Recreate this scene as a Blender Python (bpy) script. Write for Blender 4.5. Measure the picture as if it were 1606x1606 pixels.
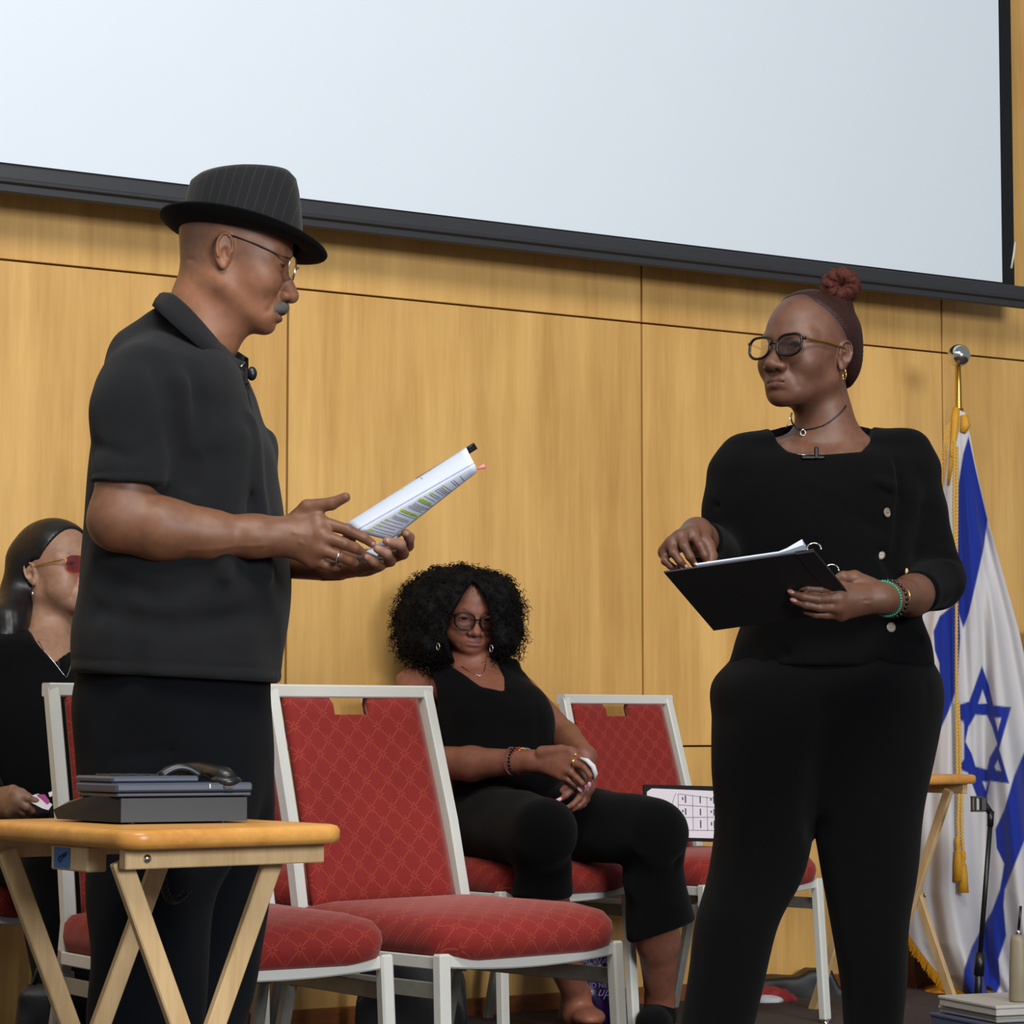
import bpy, math, random, time
import numpy as np
from math import sin, cos, tan, atan, atan2, pi, radians, sqrt
T0 = time.time()
random.seed(7); np.random.seed(7)
for o in list(bpy.data.objects): bpy.data.objects.remove(o)
SC = bpy.context.scene
COL = SC.collection

# ------------------------------------------------------------- camera
F = 4200.0                      # focal length in pixels of a 1606 px frame
CH = 0.822                      # lens height above the stage floor
PITCH = atan(327.0 / F)
cd = bpy.data.cameras.new('camera'); cam = bpy.data.objects.new('camera', cd); COL.objects.link(cam)
cam.location = (0, 0, CH); cam.rotation_euler = (pi / 2 + PITCH, 0, 0)
cd.sensor_width = 36; cd.lens = F / 1606 * 36; cd.clip_end = 100
cd.dof.use_dof = False
SC.camera = cam
SC.view_settings.view_transform = 'Standard'
SC.view_settings.look = 'None'
SC.view_settings.gamma = 1
SC.view_settings.use_curve_mapping = False
SC.view_settings.exposure = 0.0

# ------------------------------------------------------------- light
w = bpy.data.worlds.new('world'); SC.world = w; w.use_nodes = True
w.node_tree.nodes['Background'].inputs[0].default_value = (0.86, 0.93, 1.0, 1)
w.node_tree.nodes['Background'].inputs[1].default_value = 0.26
def area(name, loc, target, size, power, color, sy=None):
    l = bpy.data.lights.new(name, 'AREA'); l.energy = power; l.color = color
    l.shape = 'RECTANGLE'; l.size = size; l.size_y = sy or size
    o = bpy.data.objects.new(name, l); COL.objects.link(o); o.location = loc
    d = np.array(target, float) - np.array(loc, float)
    from mathutils import Vector
    o.rotation_euler = Vector(d).to_track_quat('-Z', 'Y').to_euler()
    return o
area('ceiling_light_front', (0.2, 1.2, 5.2), (0.2, 7.0, 1.3), 2.6, 270, (1.0, 0.95, 0.87), 1.6)
area('ceiling_light_left', (-2.3, 3.6, 4.9), (-1.6, 6.6, 0.6), 1.8, 30, (0.78, 0.89, 1.0), 1.6)
area('window_light', (4.9, -4.2, 3.3), (0.0, 6.2, 1.5), 2.8, 740, (0.93, 0.96, 1.0), 2.2)

# ------------------------------------------------------------- projection helpers
def P(u, v, Y):
    """world point seen at pixel (u, v) of the photograph, at horizontal distance Y"""
    xc = (u - 803.0) / F; yc = (803.0 - v) / F
    dy = cos(PITCH) - sin(PITCH) * yc; dz = sin(PITCH) + cos(PITCH) * yc
    return np.array([xc * Y / dy, Y, CH + dz * Y / dy])
def ray_plane(u, v, p0, n):
    d = P(u, v, 1.0) - np.array([0, 0, CH]); c = np.array([0, 0, CH])
    t = np.dot(np.array(p0) - c, n) / np.dot(d, n)
    return c + d * t
WD = np.array([sin(radians(57.0)), cos(radians(57.0)), 0.0])      # along the wall, to the right
WN = np.array([WD[1], -WD[0], 0.0])                               # out of the wall, to the audience
W0 = P(1100, 1170, 7.83); W0[2] = 0

# ------------------------------------------------------------- materials
def srgb(h, a=1.0):
    h = h.lstrip('#'); r = [int(h[i:i + 2], 16) / 255 for i in (0, 2, 4)]
    return tuple((c / 12.92 if c <= 0.04045 else ((c + 0.055) / 1.055) ** 2.4) for c in r) + (a,)
class NT:
    def __init__(s, name):
        s.m = bpy.data.materials.new(name); s.m.use_nodes = True
        s.t = s.m.node_tree; s.b = s.t.nodes['Principled BSDF']; s.out = s.t.nodes['Material Output']
    def n(s, typ, **kw):
        x = s.t.nodes.new(typ)
        for k, v in kw.items():
            if k.startswith('i_'): x.inputs[k[2:].replace('_', ' ')].default_value = v
            else: setattr(x, k, v)
        return x
    def l(s, a, b): s.t.links.new(a, b)
    def math(s, op, a, b=None):
        x = s.n('ShaderNodeMath', operation=op)
        for i, q in enumerate((a, b)):
            if q is None: continue
            if isinstance(q, (int, float)): x.inputs[i].default_value = q
            else: s.l(q, x.inputs[i])
        return x.outputs[0]
    def coord(s, which='Object', scale=(1, 1, 1), rot=(0, 0, 0), loc=None):
        tc = s.n('ShaderNodeTexCoord'); mp = s.n('ShaderNodeMapping')
        mp.inputs['Scale'].default_value = scale; mp.inputs['Rotation'].default_value = rot
        s.l(tc.outputs[which], mp.inputs['Vector'])
        if loc is not None: s.l(loc, mp.inputs['Location'])
        return mp.outputs[0]
    def noise(s, vec, scale, detail=4, rough=0.5, dist=0):
        x = s.n('ShaderNodeTexNoise'); x.inputs['Scale'].default_value = scale
        x.inputs['Detail'].default_value = detail; x.inputs['Roughness'].default_value = rough
        x.inputs['Distortion'].default_value = dist
        if vec is not None: s.l(vec, x.inputs['Vector'])
        return x.outputs['Fac']
    def ramp(s, fac, stops):
        x = s.n('ShaderNodeValToRGB'); e = x.color_ramp.elements
        while len(e) < len(stops): e.new(0.5)
        for i, (p, c) in enumerate(stops): e[i].position = p; e[i].color = c
        s.l(fac, x.inputs[0]); return x.outputs[0]
    def mix(s, fac, a, b, mode='MIX'):
        x = s.n('ShaderNodeMix', data_type='RGBA', blend_type=mode)
        for sk, q in ((0, fac), (6, a), (7, b)):
            if isinstance(q, (int, float)): x.inputs[sk].default_value = q
            elif isinstance(q, tuple): x.inputs[sk].default_value = q
            else: s.l(q, x.inputs[sk])
        return x.outputs[2]
    def bump(s, h, strength=0.3, dist=0.002):
        x = s.n('ShaderNodeBump'); x.inputs['Strength'].default_value = strength
        x.inputs['Distance'].default_value = dist
        s.l(h, x.inputs['Height']); s.l(x.outputs[0], s.b.inputs['Normal'])
def simple(name, col, rough=0.5, metal=0.0, spec=0.5, var=0.12, scale=40, bump=0.0, bd=0.001):
    t = NT(name); c = srgb(col) if isinstance(col, str) else col
    n = t.noise(t.coord(), scale)
    t.l(t.mix(n, tuple(x * (1 - var) for x in c[:3]) + (1,), tuple(min(1, x * (1 + var)) for x in c[:3]) + (1,)), t.b.inputs['Base Color'])
    t.b.inputs['Roughness'].default_value = rough; t.b.inputs['Metallic'].default_value = metal
    t.b.inputs['Specular IOR Level'].default_value = spec
    if bump: t.bump(t.noise(t.coord(), scale * 6, 2), bump, bd)
    return t.m
def fabric(name, col, scale=900, rough=0.9, sheen=0.15, bump=0.25, var=0.18):
    t = NT(name); c = srgb(col) if isinstance(col, str) else col
    v = t.coord()
    n = t.noise(v, scale, 2); n2 = t.noise(v, 14, 3)
    f = t.math('MULTIPLY', t.math('ADD', n, n2), 0.5)
    t.l(t.mix(f, tuple(x * (1 - var) for x in c[:3]) + (1,), tuple(x * (1 + var) for x in c[:3]) + (1,)), t.b.inputs['Base Color'])
    t.b.inputs['Roughness'].default_value = rough
    t.b.inputs['Sheen Weight'].default_value = sheen; t.b.inputs['Sheen Roughness'].default_value = 0.6
    t.b.inputs['Specular IOR Level'].default_value = 0.08
    t.bump(n, bump, 0.0006)
    return t.m
def wood(name, ca, cb, grain=(1, 1, 1), rough=0.45, scale=6.0, rnd=True, fig=0.35):
    """grain stretched along the axis whose factor is small"""
    t = NT(name)
    oi = t.n('ShaderNodeObjectInfo')
    off = t.n('ShaderNodeVectorMath', operation='SCALE'); off.inputs[0].default_value = (13.7, 7.1, 3.9)
    t.l(oi.outputs['Random'], off.inputs['Scale'])
    v = t.coord(scale=grain, loc=off.outputs[0] if rnd else None)
    n1 = t.noise(v, scale, 5, 0.55, 0.4); n2 = t.noise(v, scale * 6, 3, 0.6)
    n3 = t.noise(t.coord(loc=off.outputs[0] if rnd else None), 3.0, 3, 0.5)
    f = t.math('ADD', t.math('MULTIPLY', n1, 0.55), t.math('ADD', t.math('MULTIPLY', n2, 0.25), t.math('MULTIPLY', n3, 0.2)))
    c = t.ramp(f, [(0.34, srgb(ca)), (0.64, srgb(cb))])
    r = t.math('MULTIPLY', t.math('SUBTRACT', oi.outputs['Random'], 0.5), 0.10)
    hs = t.n('ShaderNodeHueSaturation'); t.l(t.math('ADD', r, 1.0), hs.inputs['Value']); t.l(c, hs.inputs['Color'])
    t.l(hs.outputs[0], t.b.inputs['Base Color'])
    t.b.inputs['Roughness'].default_value = rough
    t.b.inputs['Specular IOR Level'].default_value = 0.35
    t.bump(n2, 0.08, 0.001)
    return t.m
def skin_mat(name, rough=0.5):
    t = NT(name)
    a = t.n('ShaderNodeAttribute', attribute_name='Col')
    v = t.coord()
    n = t.noise(v, 70, 5); n2 = t.noise(v, 700, 3); n3 = t.noise(v, 22, 3)
    hs = t.n('ShaderNodeHueSaturation'); t.l(a.outputs['Color'], hs.inputs['Color'])
    t.l(t.math('ADD', t.math('MULTIPLY', t.math('ADD', n, n3), 0.55), 0.45), hs.inputs['Value'])
    t.l(hs.outputs[0], t.b.inputs['Base Color'])
    t.b.inputs['Roughness'].default_value = rough
    t.b.inputs['Specular IOR Level'].default_value = 0.42
    t.b.inputs['Subsurface Weight'].default_value = 0.06
    t.b.inputs['Subsurface Radius'].default_value = (0.012, 0.004, 0.002)
    t.b.inputs['Subsurface Scale'].default_value = 0.5
    t.bump(t.math('ADD', n2, t.math('MULTIPLY', n, 0.6)), 0.22, 0.0006)
    return t.m
def attr_mat(name, rough=0.8, bump=0.1, spec=0.3, sheen=0.0, scale=700):
    t = NT(name); a = t.n('ShaderNodeAttribute', attribute_name='Col')
    n = t.noise(t.coord(), scale, 2)
    t.l(t.mix(t.math('MULTIPLY', n, 0.16), a.outputs['Color'], (0, 0, 0, 1)), t.b.inputs['Base Color'])
    t.b.inputs['Roughness'].default_value = rough; t.b.inputs['Specular IOR Level'].default_value = spec
    t.b.inputs['Sheen Weight'].default_value = sheen
    t.bump(n, bump, 0.0005); return t.m
def lens_mat(name, tint, fac=0.12, gloss=0.06):
    """thin see-through spectacle lens"""
    t = NT(name)
    tr = t.n('ShaderNodeBsdfTransparent'); tr.inputs[0].default_value = tint
    gl = t.n('ShaderNodeBsdfGlossy'); gl.inputs['Roughness'].default_value = 0.03
    gl.inputs['Color'].default_value = (1, 1, 1, 1)
    lw = t.n('ShaderNodeLayerWeight'); lw.inputs[0].default_value = 0.25
    mx = t.n('ShaderNodeMixShader')
    t.l(t.math('ADD', t.math('MULTIPLY', lw.outputs['Fresnel'], 0.8), gloss), mx.inputs[0])
    t.l(tr.outputs[0], mx.inputs[1]); t.l(gl.outputs[0], mx.inputs[2]); t.l(mx.outputs[0], t.out.inputs['Surface'])
    return t.m
def stripes_mat(name, base, line, period, width, axis=0):
    t = NT(name); v = t.coord(rot=(0, radians(-14), 0)); sp = t.n('ShaderNodeSeparateXYZ'); t.l(v, sp.inputs[0])
    x = t.math('FRACT', t.math('DIVIDE', sp.outputs[axis], period))
    m = t.math('LESS_THAN', x, width)
    n = t.noise(v, 900, 2)
    t.l(t.mix(t.math('MULTIPLY', m, n), srgb(base), srgb(line)), t.b.inputs['Base Color'])
    t.b.inputs['Roughness'].default_value = 0.85; t.b.inputs['Specular IOR Level'].default_value = 0.25
    t.b.inputs['Sheen Weight'].default_value = 0.1
    t.bump(n, 0.2, 0.0005); return t.m
def star_fabric(name, seat):
    """red upholstery with a woven pattern of thin eight-rayed stars"""
    t = NT(name); v = t.coord(); sp = t.n('ShaderNodeSeparateXYZ'); t.l(v, sp.inputs[0])
    X = sp.outputs[0]
    Yv = t.math('ADD', sp.outputs[1], sp.outputs[2]) if seat else sp.outputs[2]
    cx, cy = 0.054, 0.054
    def star(ox, oy):
        fx = t.math('MULTIPLY', t.math('SUBTRACT', t.math('FRACT', t.math('ADD', t.math('DIVIDE', X, cx), ox)), 0.5), cx)
        fy = t.math('MULTIPLY', t.math('SUBTRACT', t.math('FRACT', t.math('ADD', t.math('DIVIDE', Yv, cy), oy)), 0.5), cy)
        r = t.math('SQRT', t.math('ADD', t.math('MULTIPLY', fx, fx), t.math('MULTIPLY', fy, fy)))
        th = t.math('ARCTAN2', fy, fx)
        dd = t.math('MULTIPLY', r, t.math('ABSOLUTE', t.math('SINE', t.math('MULTIPLY', th, 4.0))))
        a = t.math('LESS_THAN', dd, 0.0038)
        b = t.math('LESS_THAN', r, t.math('ADD', 0.0105, t.math('MULTIPLY', t.math('ABSOLUTE', t.math('SINE', t.math('MULTIPLY', th, 2.0))), 0.0085))); c = t.math('GREATER_THAN', r, 0.0035)
        return t.math('MULTIPLY', a, t.math('MULTIPLY', b, c))
    s = t.math('MAXIMUM', star(0, 0), star(0.5, 0.5))
    n = t.noise(v, 700, 2); n2 = t.noise(v, 9, 3)
    base = t.mix(t.math('MULTIPLY', t.math('ADD', n, n2), 0.5), srgb('67130F'), srgb('8E211B'))
    m = t.math('MULTIPLY', s, t.math('ADD', t.math('MULTIPLY', n, 0.5), 0.08))
    t.l(t.mix(m, base, srgb('B8573C')), t.b.inputs['Base Color'])
    t.b.inputs['Roughness'].default_value = 0.8; t.b.inputs['Specular IOR Level'].default_value = 0.3
    t.b.inputs['Sheen Weight'].default_value = 0.25; t.b.inputs['Sheen Tint'].default_value = (1, .55, .5, 1)
    t.bump(n, 0.3, 0.0007); return t.m

M = {}
M['panel'] = wood('maple_panel', 'B98C4C', 'DBAF69', grain=(1.0, 1.0, 0.07), rough=0.42, scale=9)
M['joint'] = simple('dark_joint_wood', '4A3216', 0.8)  # dark brown backing wood, visible in the gaps between the panels
M['baseboard'] = wood('oak_baseboard', '6E3C18', '8E5426', grain=(1, 1, 6), scale=10)
M['carpet'] = simple('grey_carpet', '5E5452', 0.95, spec=0.1, var=0.35, scale=260, bump=0.8, bd=0.004)
M['screen'] = simple('screen_fabric', 'D3DBE3', 0.85, spec=0.2, var=0.01, scale=8)
M['screen_black'] = simple('black_screen_border', '191A1C', 0.8, spec=0.2)
M['bar'] = simple('dark_screen_bar', '303134', 0.42, spec=0.5)
M['whitemetal'] = simple('white_enamel', 'C9C9C2', 0.35, spec=0.5, var=0.04)
M['galv'] = simple('worn_white_metal', '8E8C84', 0.5, 0.3, var=0.2)
M['chrome'] = simple('polished_metal', 'D8D6D0', 0.12, 1.0, var=0.02)
M['gold'] = simple('gold_metal', 'D8A84C', 0.22, 1.0, var=0.05)
M['silver'] = simple('silver_metal', 'CFCFCF', 0.2, 1.0, var=0.05)
M['star_back'] = star_fabric('star_fabric_back', False)
M['star_seat'] = star_fabric('star_fabric_seat', True)
M['traywood'] = wood('varnished_pine', 'B47A38', 'D2994E', grain=(0.12, 1, 1), scale=26, rough=0.32)
M['legwood'] = wood('pale_beech', 'B49468', 'CDB083', grain=(1, 1, 0.1), scale=30, rough=0.5)
M['bluetape'] = simple('blue_tape', '1E5C96', 0.6)
M['ink'] = simple('ink', '1A1D2A', 0.7)
M['print'] = simple('printed_text', '50525C', 0.8)
M['hilite'] = simple('yellow_highlighter_ink', 'B4D62A', 0.7)
M['paper'] = simple('white_paper', 'C6CDDC', 0.75, spec=0.2, var=0.03)
M['pagewarm'] = simple('printed_page', 'D9D0D6', 0.75, spec=0.2, var=0.03)
M['black_plastic'] = simple('black_plastic', '111214', 0.38, var=0.1)
M['phone'] = simple('dark_phone_plastic', '0E0D0D', 0.45)
M['phone_top'] = simple('blue_grey_phone_plastic', '39404F', 0.38)
M['black_leather'] = simple('black_leather', '0D0D0F', 0.5, bump=0.4, scale=80)
M['binder'] = simple('black_vinyl', '08080A', 0.5, bump=0.1, scale=90)
M['pink'] = simple('pink_plastic', 'F07A86', 0.4)
M['polo'] = fabric('charcoal_knit', '18191B', 1400, sheen=0.05, bump=0.35)
M['slacks'] = fabric('navy_black_twill', '0A0C10', 1200, sheen=0.02)
M['blacktop'] = fabric('black_jersey', '040405', 1300, sheen=0.02)
M['blackpants'] = fabric('black_crepe', '030304', 1300, sheen=0.03)
M['felt'] = fabric('black_felt', '08080A', 900, sheen=0.03)
M['pinstripe'] = stripes_mat('pinstripe_cloth', '0F1012', '2C2E33', 0.0150, 0.09, 0)
M['skin'] = skin_mat('brown_skin')
M['nail'] = simple('bare_nail', 'A4766A', 0.3)
M['pinknail'] = simple('pink_nail_varnish', 'E6A6B8', 0.2)
M['moustache'] = simple('grey_hair', '77706C', 0.8, var=0.5, scale=500, bump=1.0, bd=0.002)
M['eye'] = attr_mat('eye_surface', 0.12, 0.0, 0.6)
M['hair_black'] = simple('black_curly_hair', '070505', 0.75, spec=0.18, var=0.5, scale=200)
M['hair_dark'] = simple('straight_black_hair', '0F0B0B', 0.42, spec=0.4, var=0.5, scale=150)
M['hair_scalp'] = simple('slick_dark_auburn_hair', '2A1410', 0.55, spec=0.25, var=0.4, scale=200)
M['hair_red'] = simple('auburn_hair', '4C2014', 0.6, spec=0.3, var=0.5, scale=260, bump=0.6, bd=0.002)
M['tortoise'] = simple('dark_tortoise_frame', '120807', 0.35, spec=0.4)
M['lens'] = lens_mat('clear_lens', (0.80, 0.80, 0.80, 1))
M['lens_grey'] = lens_mat('grey_tinted_lens', (0.66, 0.62, 0.58, 1), gloss=0.04)
M['lens_red'] = lens_mat('red_tinted_lens', (0.62, 0.09, 0.08, 1), gloss=0.07)
M['flag'] = attr_mat('flag_cloth', 0.85, 0.2, 0.2, 0.1)
M['fringe'] = simple('gold_fringe', 'C8911C', 0.6, var=0.4, scale=300)
M['cord'] = simple('gold_cord', 'C9A04A', 0.6, var=0.4, scale=300)
M['polewood'] = wood('reddish_pole_wood', '5E2614', '7A3A20', grain=(1, 1, .1))
M['darkwood'] = wood('dark_brown_wood', '3E1E12', '4E2818', grain=(1, 1, .1))
M['purple'] = simple('purple_bag', '1C0736', 0.3, var=0.9, scale=12)
M['purple_print'] = simple('lilac_lettering', '66588A', 0.6)
M['beige'] = simple('beige_bottle', '8A806A', 0.5)
M['boxwhite'] = simple('white_card', 'B6B2AA', 0.6)
M['redcloth'] = simple('red_printed_cloth', '9A2E34', 0.8, var=0.6, scale=60)
M['greybag'] = simple('grey_panel', 'A9B1B4', 0.6)
M['jade'] = simple('jade_beads', '1E8F70', 0.25, var=0.3, scale=200)
M['blackbead'] = simple('black_beads', '0C0C0D', 0.2)
M['redbead'] = simple('red_beads', '8C1820', 0.2)
M['pinkbead'] = simple('dark_pink_beads', '7A3E4E', 0.3)
M['button'] = simple('horn_button', '7C7263', 0.35, var=0.3, scale=300)
M['sneaker'] = simple('white_sneaker_sole', 'C4C0BC', 0.6)
M['tissue'] = simple('white_tissue', 'D8D8DC', 0.8)
M['magenta'] = simple('magenta_print', 'A83A86', 0.6)

# ------------------------------------------------------------- objects
def tag(o, label=None, cat=None, group=None, kind=None):
    if label: o['label'] = label
    if cat: o['category'] = cat
    if group: o['group'] = group
    if kind: o['kind'] = kind
    return o
def empty(name, loc, label=None, cat=None, group=None, rz=0.0):
    o = bpy.data.objects.new(name, None); COL.objects.link(o); o.location = tuple(loc); o.rotation_euler = (0, 0, rz)
    o.empty_display_size = 0.1
    return tag(o, label, cat, group)
def link_mesh(name, V, Fc, mat, parent=None, origin=None, smooth=True, col=None, mats=None, midx=None, rel=True):
    V = np.asarray(V, np.float32).reshape(-1, 3)
    root = parent
    off = np.zeros(3)
    if parent is not None and rel:
        q = parent
        while q is not None: off = off + np.array(q.location); q = q.parent
    elif origin is not None: off = np.array(origin, float)
    me = bpy.data.meshes.new(name)
    if isinstance(Fc, np.ndarray):
        n = len(Fc); k = Fc.shape[1]
        me.vertices.add(len(V)); me.vertices.foreach_set('co', (V - off.astype(np.float32)).ravel())
        me.loops.add(n * k); me.loops.foreach_set('vertex_index', Fc.astype(np.int32).ravel())
        me.polygons.add(n); me.polygons.foreach_set('loop_start', np.arange(0, n * k, k, dtype=np.int32))
        me.polygons.foreach_set('loop_total', np.full(n, k, np.int32))
        me.update(calc_edges=True)
    else:
        me.from_pydata([tuple(x) for x in (V - off)], [], Fc)
    me.polygons.foreach_set('use_smooth', [smooth] * len(me.polygons))
    for mm in (mats or [mat]): me.materials.append(mm)
    if midx is not None: me.polygons.foreach_set('material_index', np.asarray(midx, np.int32))
    if col is not None:
        a = me.color_attributes.new('Col', 'FLOAT_COLOR', 'POINT')
        c4 = np.ones((len(V), 4), np.float32); c4[:, :3] = col; a.data.foreach_set('color', c4.ravel())
    me.update()
    o = bpy.data.objects.new(name, me); COL.objects.link(o)
    if parent is not None: o.parent = parent
    elif origin is not None: o.location = tuple(origin)
    return o
def unit(v): v = np.asarray(v, float); return v / (np.linalg.norm(v) + 1e-12)
class MB:
    def __init__(s): s.v = []; s.f = []
    def add(s, V, Fc):
        b = len(s.v); s.v += [tuple(x) for x in V]; s.f += [tuple(i + b for i in f) for f in Fc]; return s
    def box(s, c, size, ax=None, bev=0.0):
        """bevelled box, ax = 3 axis vectors"""
        ax = np.eye(3) if ax is None else np.array(ax, float); h = np.array(size, float) / 2; c = np.array(c, float)
        b = min(bev, h.min() * 0.9)
        if b <= 0:
            V = [c + ax.T @ (h * np.array(k)) for k in ((-1,-1,-1),(1,-1,-1),(1,1,-1),(-1,1,-1),(-1,-1,1),(1,-1,1),(1,1,1),(-1,1,1))]
            return s.add(V, [(0,3,2,1),(4,5,6,7),(0,1,5,4),(1,2,6,5),(2,3,7,6),(3,0,4,7)])
        V = []; idx = {}
        for sx in (-1, 1):
            for sy in (-1, 1):
                for sz in (-1, 1):
                    for a in range(3):
                        p = np.array([sx, sy, sz]) * (h - b); p[a] = (sx, sy, sz)[a] * h[a]
                        idx[(sx, sy, sz, a)] = len(V); V.append(c + ax.T @ p)
        Fc = []
        for a in range(3):
            for sg in (-1, 1):
                o = [i for i in range(3) if i != a]
                q = []
                for (p, r) in ((-1,-1),(1,-1),(1,1),(-1,1)):
                    k = [0,0,0]; k[a] = sg; k[o[0]] = p; k[o[1]] = r; q.append(idx[(k[0],k[1],k[2],a)])
                Fc.append(tuple(q) if (sg > 0) == (a != 1) else tuple(q[::-1]))
        for a in range(3):
            o = [i for i in range(3) if i != a]
            for p in (-1, 1):
                for r in (-1, 1):
                    def kk(t, w_):
                        k = [0,0,0]; k[a] = t; k[o[0]] = p; k[o[1]] = r; return idx[(k[0],k[1],k[2],w_)]
                    q = (kk(-1,o[0]), kk(1,o[0]), kk(1,o[1]), kk(-1,o[1]))
                    Fc.append(q if p * r * (1 if a != 1 else -1) > 0 else q[::-1])
        for sx in (-1, 1):
            for sy in (-1, 1):
                for sz in (-1, 1):
                    q = (idx[(sx,sy,sz,0)], idx[(sx,sy,sz,1)], idx[(sx,sy,sz,2)])
                    Fc.append(q if sx*sy*sz > 0 else q[::-1])
        return s.add(V, Fc)
    def beam(s, a, b, wd, th, side=(0, 0, 1), bev=0.002):
        """square bar from a to b; width wd along 'side' direction x axis, thickness th along side"""
        a = np.array(a, float); b = np.array(b, float); z = unit(b - a); y = np.array(side, float); y = unit(y - z * np.dot(y, z)); x = np.cross(y, z)
        return s.box((a + b) / 2, (wd, th, np.linalg.norm(b - a)), (x, y, z), bev)
    def tube(s, pts, r, n=8, closed=False, flat=None):
        pts = [np.array(p, float) for p in pts]; m = len(pts)
        rr = r if hasattr(r, '__len__') else [r] * m
        V = []; prev = None
        for i in range(m):
            if closed: t = pts[(i + 1) % m] - pts[i - 1]
            else: t = pts[min(i + 1, m - 1)] - pts[max(i - 1, 0)]
            t = unit(t)
            if prev is None:
                up = np.array([0, 0, 1.0]) if abs(t[2]) < 0.9 else np.array([1.0, 0, 0])
                a = unit(np.cross(t, up))
            else: a = unit(prev - t * np.dot(prev, t))
            prev = a; b = np.cross(t, a)
            for k in range(n):
                th = 2 * pi * k / n
                V.append(pts[i] + rr[i] * (a * cos(th) + b * sin(th)))
        Fc = []
        for i in range(m if closed else m - 1):
            j = (i + 1) % m
            for k in range(n):
                Fc.append((i*n+k, i*n+(k+1) % n, j*n+(k+1) % n, j*n+k))
        if not closed: Fc += [tuple(range(n))[::-1], tuple((m-1)*n+k for k in range(n))]
        return s.add(V, Fc)
    def sweep(s, pts, wd, th, side=(0, 1, 0)):
        """square tube bent along a line, mitred at the bends"""
        pts = [np.array(p, float) for p in pts]; V = []; m = len(pts); y0 = unit(side)
        for i in range(m):
            t = unit(unit(pts[min(i+1, m-1)] - pts[i]) + unit(pts[i] - pts[max(i-1, 0)]) if 0 < i < m-1 else pts[min(i+1, m-1)] - pts[max(i-1, 0)])
            y = unit(y0 - t*np.dot(y0, t)); x = np.cross(y, t); b = .003
            for (a, c) in ((wd/2, th/2-b), (wd/2-b, th/2), (-wd/2+b, th/2), (-wd/2, th/2-b), (-wd/2, -th/2+b), (-wd/2+b, -th/2), (wd/2-b, -th/2), (wd/2, -th/2+b)): V.append(pts[i] + x*a + y*c)
        Fc = [(i*8+k, i*8+(k+1) % 8, (i+1)*8+(k+1) % 8, (i+1)*8+k) for i in range(m-1) for k in range(8)] + [tuple(range(8))[::-1], tuple((m-1)*8+k for k in range(8))]
        return s.add(V, Fc)
    def cyl(s, a, b, r, n=20, r2=None): return s.tube([a, b], [r, r if r2 is None else r2], n)
    def lathe(s, prof, c, axis=(0, 0, 1), n=28):
        z = unit(axis); u = np.array([1., 0, 0]) if abs(z[0]) < .9 else np.array([0, 1., 0]); x = unit(np.cross(u, z)); y = np.cross(z, x); c = np.array(c, float)
        V = []; m = len(prof)
        for (r, h) in prof:
            for k in range(n):
                th = 2*pi*k/n; V.append(c + z*h + r*(x*cos(th) + y*sin(th)))
        Fc = [(i*n+k, i*n+(k+1) % n, (i+1)*n+(k+1) % n, (i+1)*n+k) for i in range(m-1) for k in range(n)]
        Fc += [tuple(range(n))[::-1], tuple((m-1)*n+k for k in range(n))]
        return s.add(V, Fc)
    def sph(s, c, r, n=12, ax=None):
        r3 = np.array(r if hasattr(r, '__len__') else (r, r, r), float); ax = np.eye(3) if ax is None else np.array(ax); c = np.array(c, float)
        V = [c + ax.T @ (r3 * np.array([0, 0, -1.]))]; m = n // 2
        for i in range(1, m):
            ph = -pi/2 + pi*i/m
            for k in range(n):
                th = 2*pi*k/n; V.append(c + ax.T @ (r3 * np.array([cos(ph)*cos(th), cos(ph)*sin(th), sin(ph)])))
        V.append(c + ax.T @ (r3 * np.array([0, 0, 1.])))
        Fc = [(0, 1+(k+1) % n, 1+k) for k in range(n)]
        for i in range(m-2):
            for k in range(n): Fc.append((1+i*n+k, 1+i*n+(k+1) % n, 1+(i+1)*n+(k+1) % n, 1+(i+1)*n+k))
        Fc += [(len(V)-1, 1+(m-2)*n+k, 1+(m-2)*n+(k+1) % n) for k in range(n)]
        return s.add(V, Fc)
    def prism(s, poly, ax, c, th):
        """polygon (x,y) list in plane ax[0],ax[1] at c, extruded th along ax[2] (centred)"""
        ax = np.array(ax, float); c = np.array(c, float); n = len(poly); V = []
        for sg in (-0.5, 0.5):
            for (x, y) in poly: V.append(c + ax[0]*x + ax[1]*y + ax[2]*th*sg)
        Fc = [tuple(range(n))[::-1], tuple(range(n, 2*n))] + [(i, (i+1) % n, n+(i+1) % n, n+i) for i in range(n)]
        return s.add(V, Fc)
    def quad(s, a, b, c, d): return s.add([a, b, c, d], [(0, 1, 2, 3)])
    def slab(s, pts, th, nrm=None):
        pts = [np.array(p, float) for p in pts]; n = len(pts)
        k = unit(np.cross(pts[1]-pts[0], pts[2]-pts[0])) if nrm is None else unit(nrm)
        V = [p - k*th/2 for p in pts] + [p + k*th/2 for p in pts]
        return s.add(V, [tuple(range(n))[::-1], tuple(range(n, 2*n))] + [(i, (i+1) % n, n+(i+1) % n, n+i) for i in range(n)])
    def build(s, name, mat, parent=None, origin=None, smooth=False, rel=True, angle=None):
        o = link_mesh(name, s.v, s.f, mat, parent, origin, smooth, rel=rel)
        if angle: 
            o.data.polygons.foreach_set('use_smooth', [True] * len(o.data.polygons))
            try: o.data.set_sharp_from_angle(angle=radians(angle))
            except Exception: pass
        return o
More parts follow.
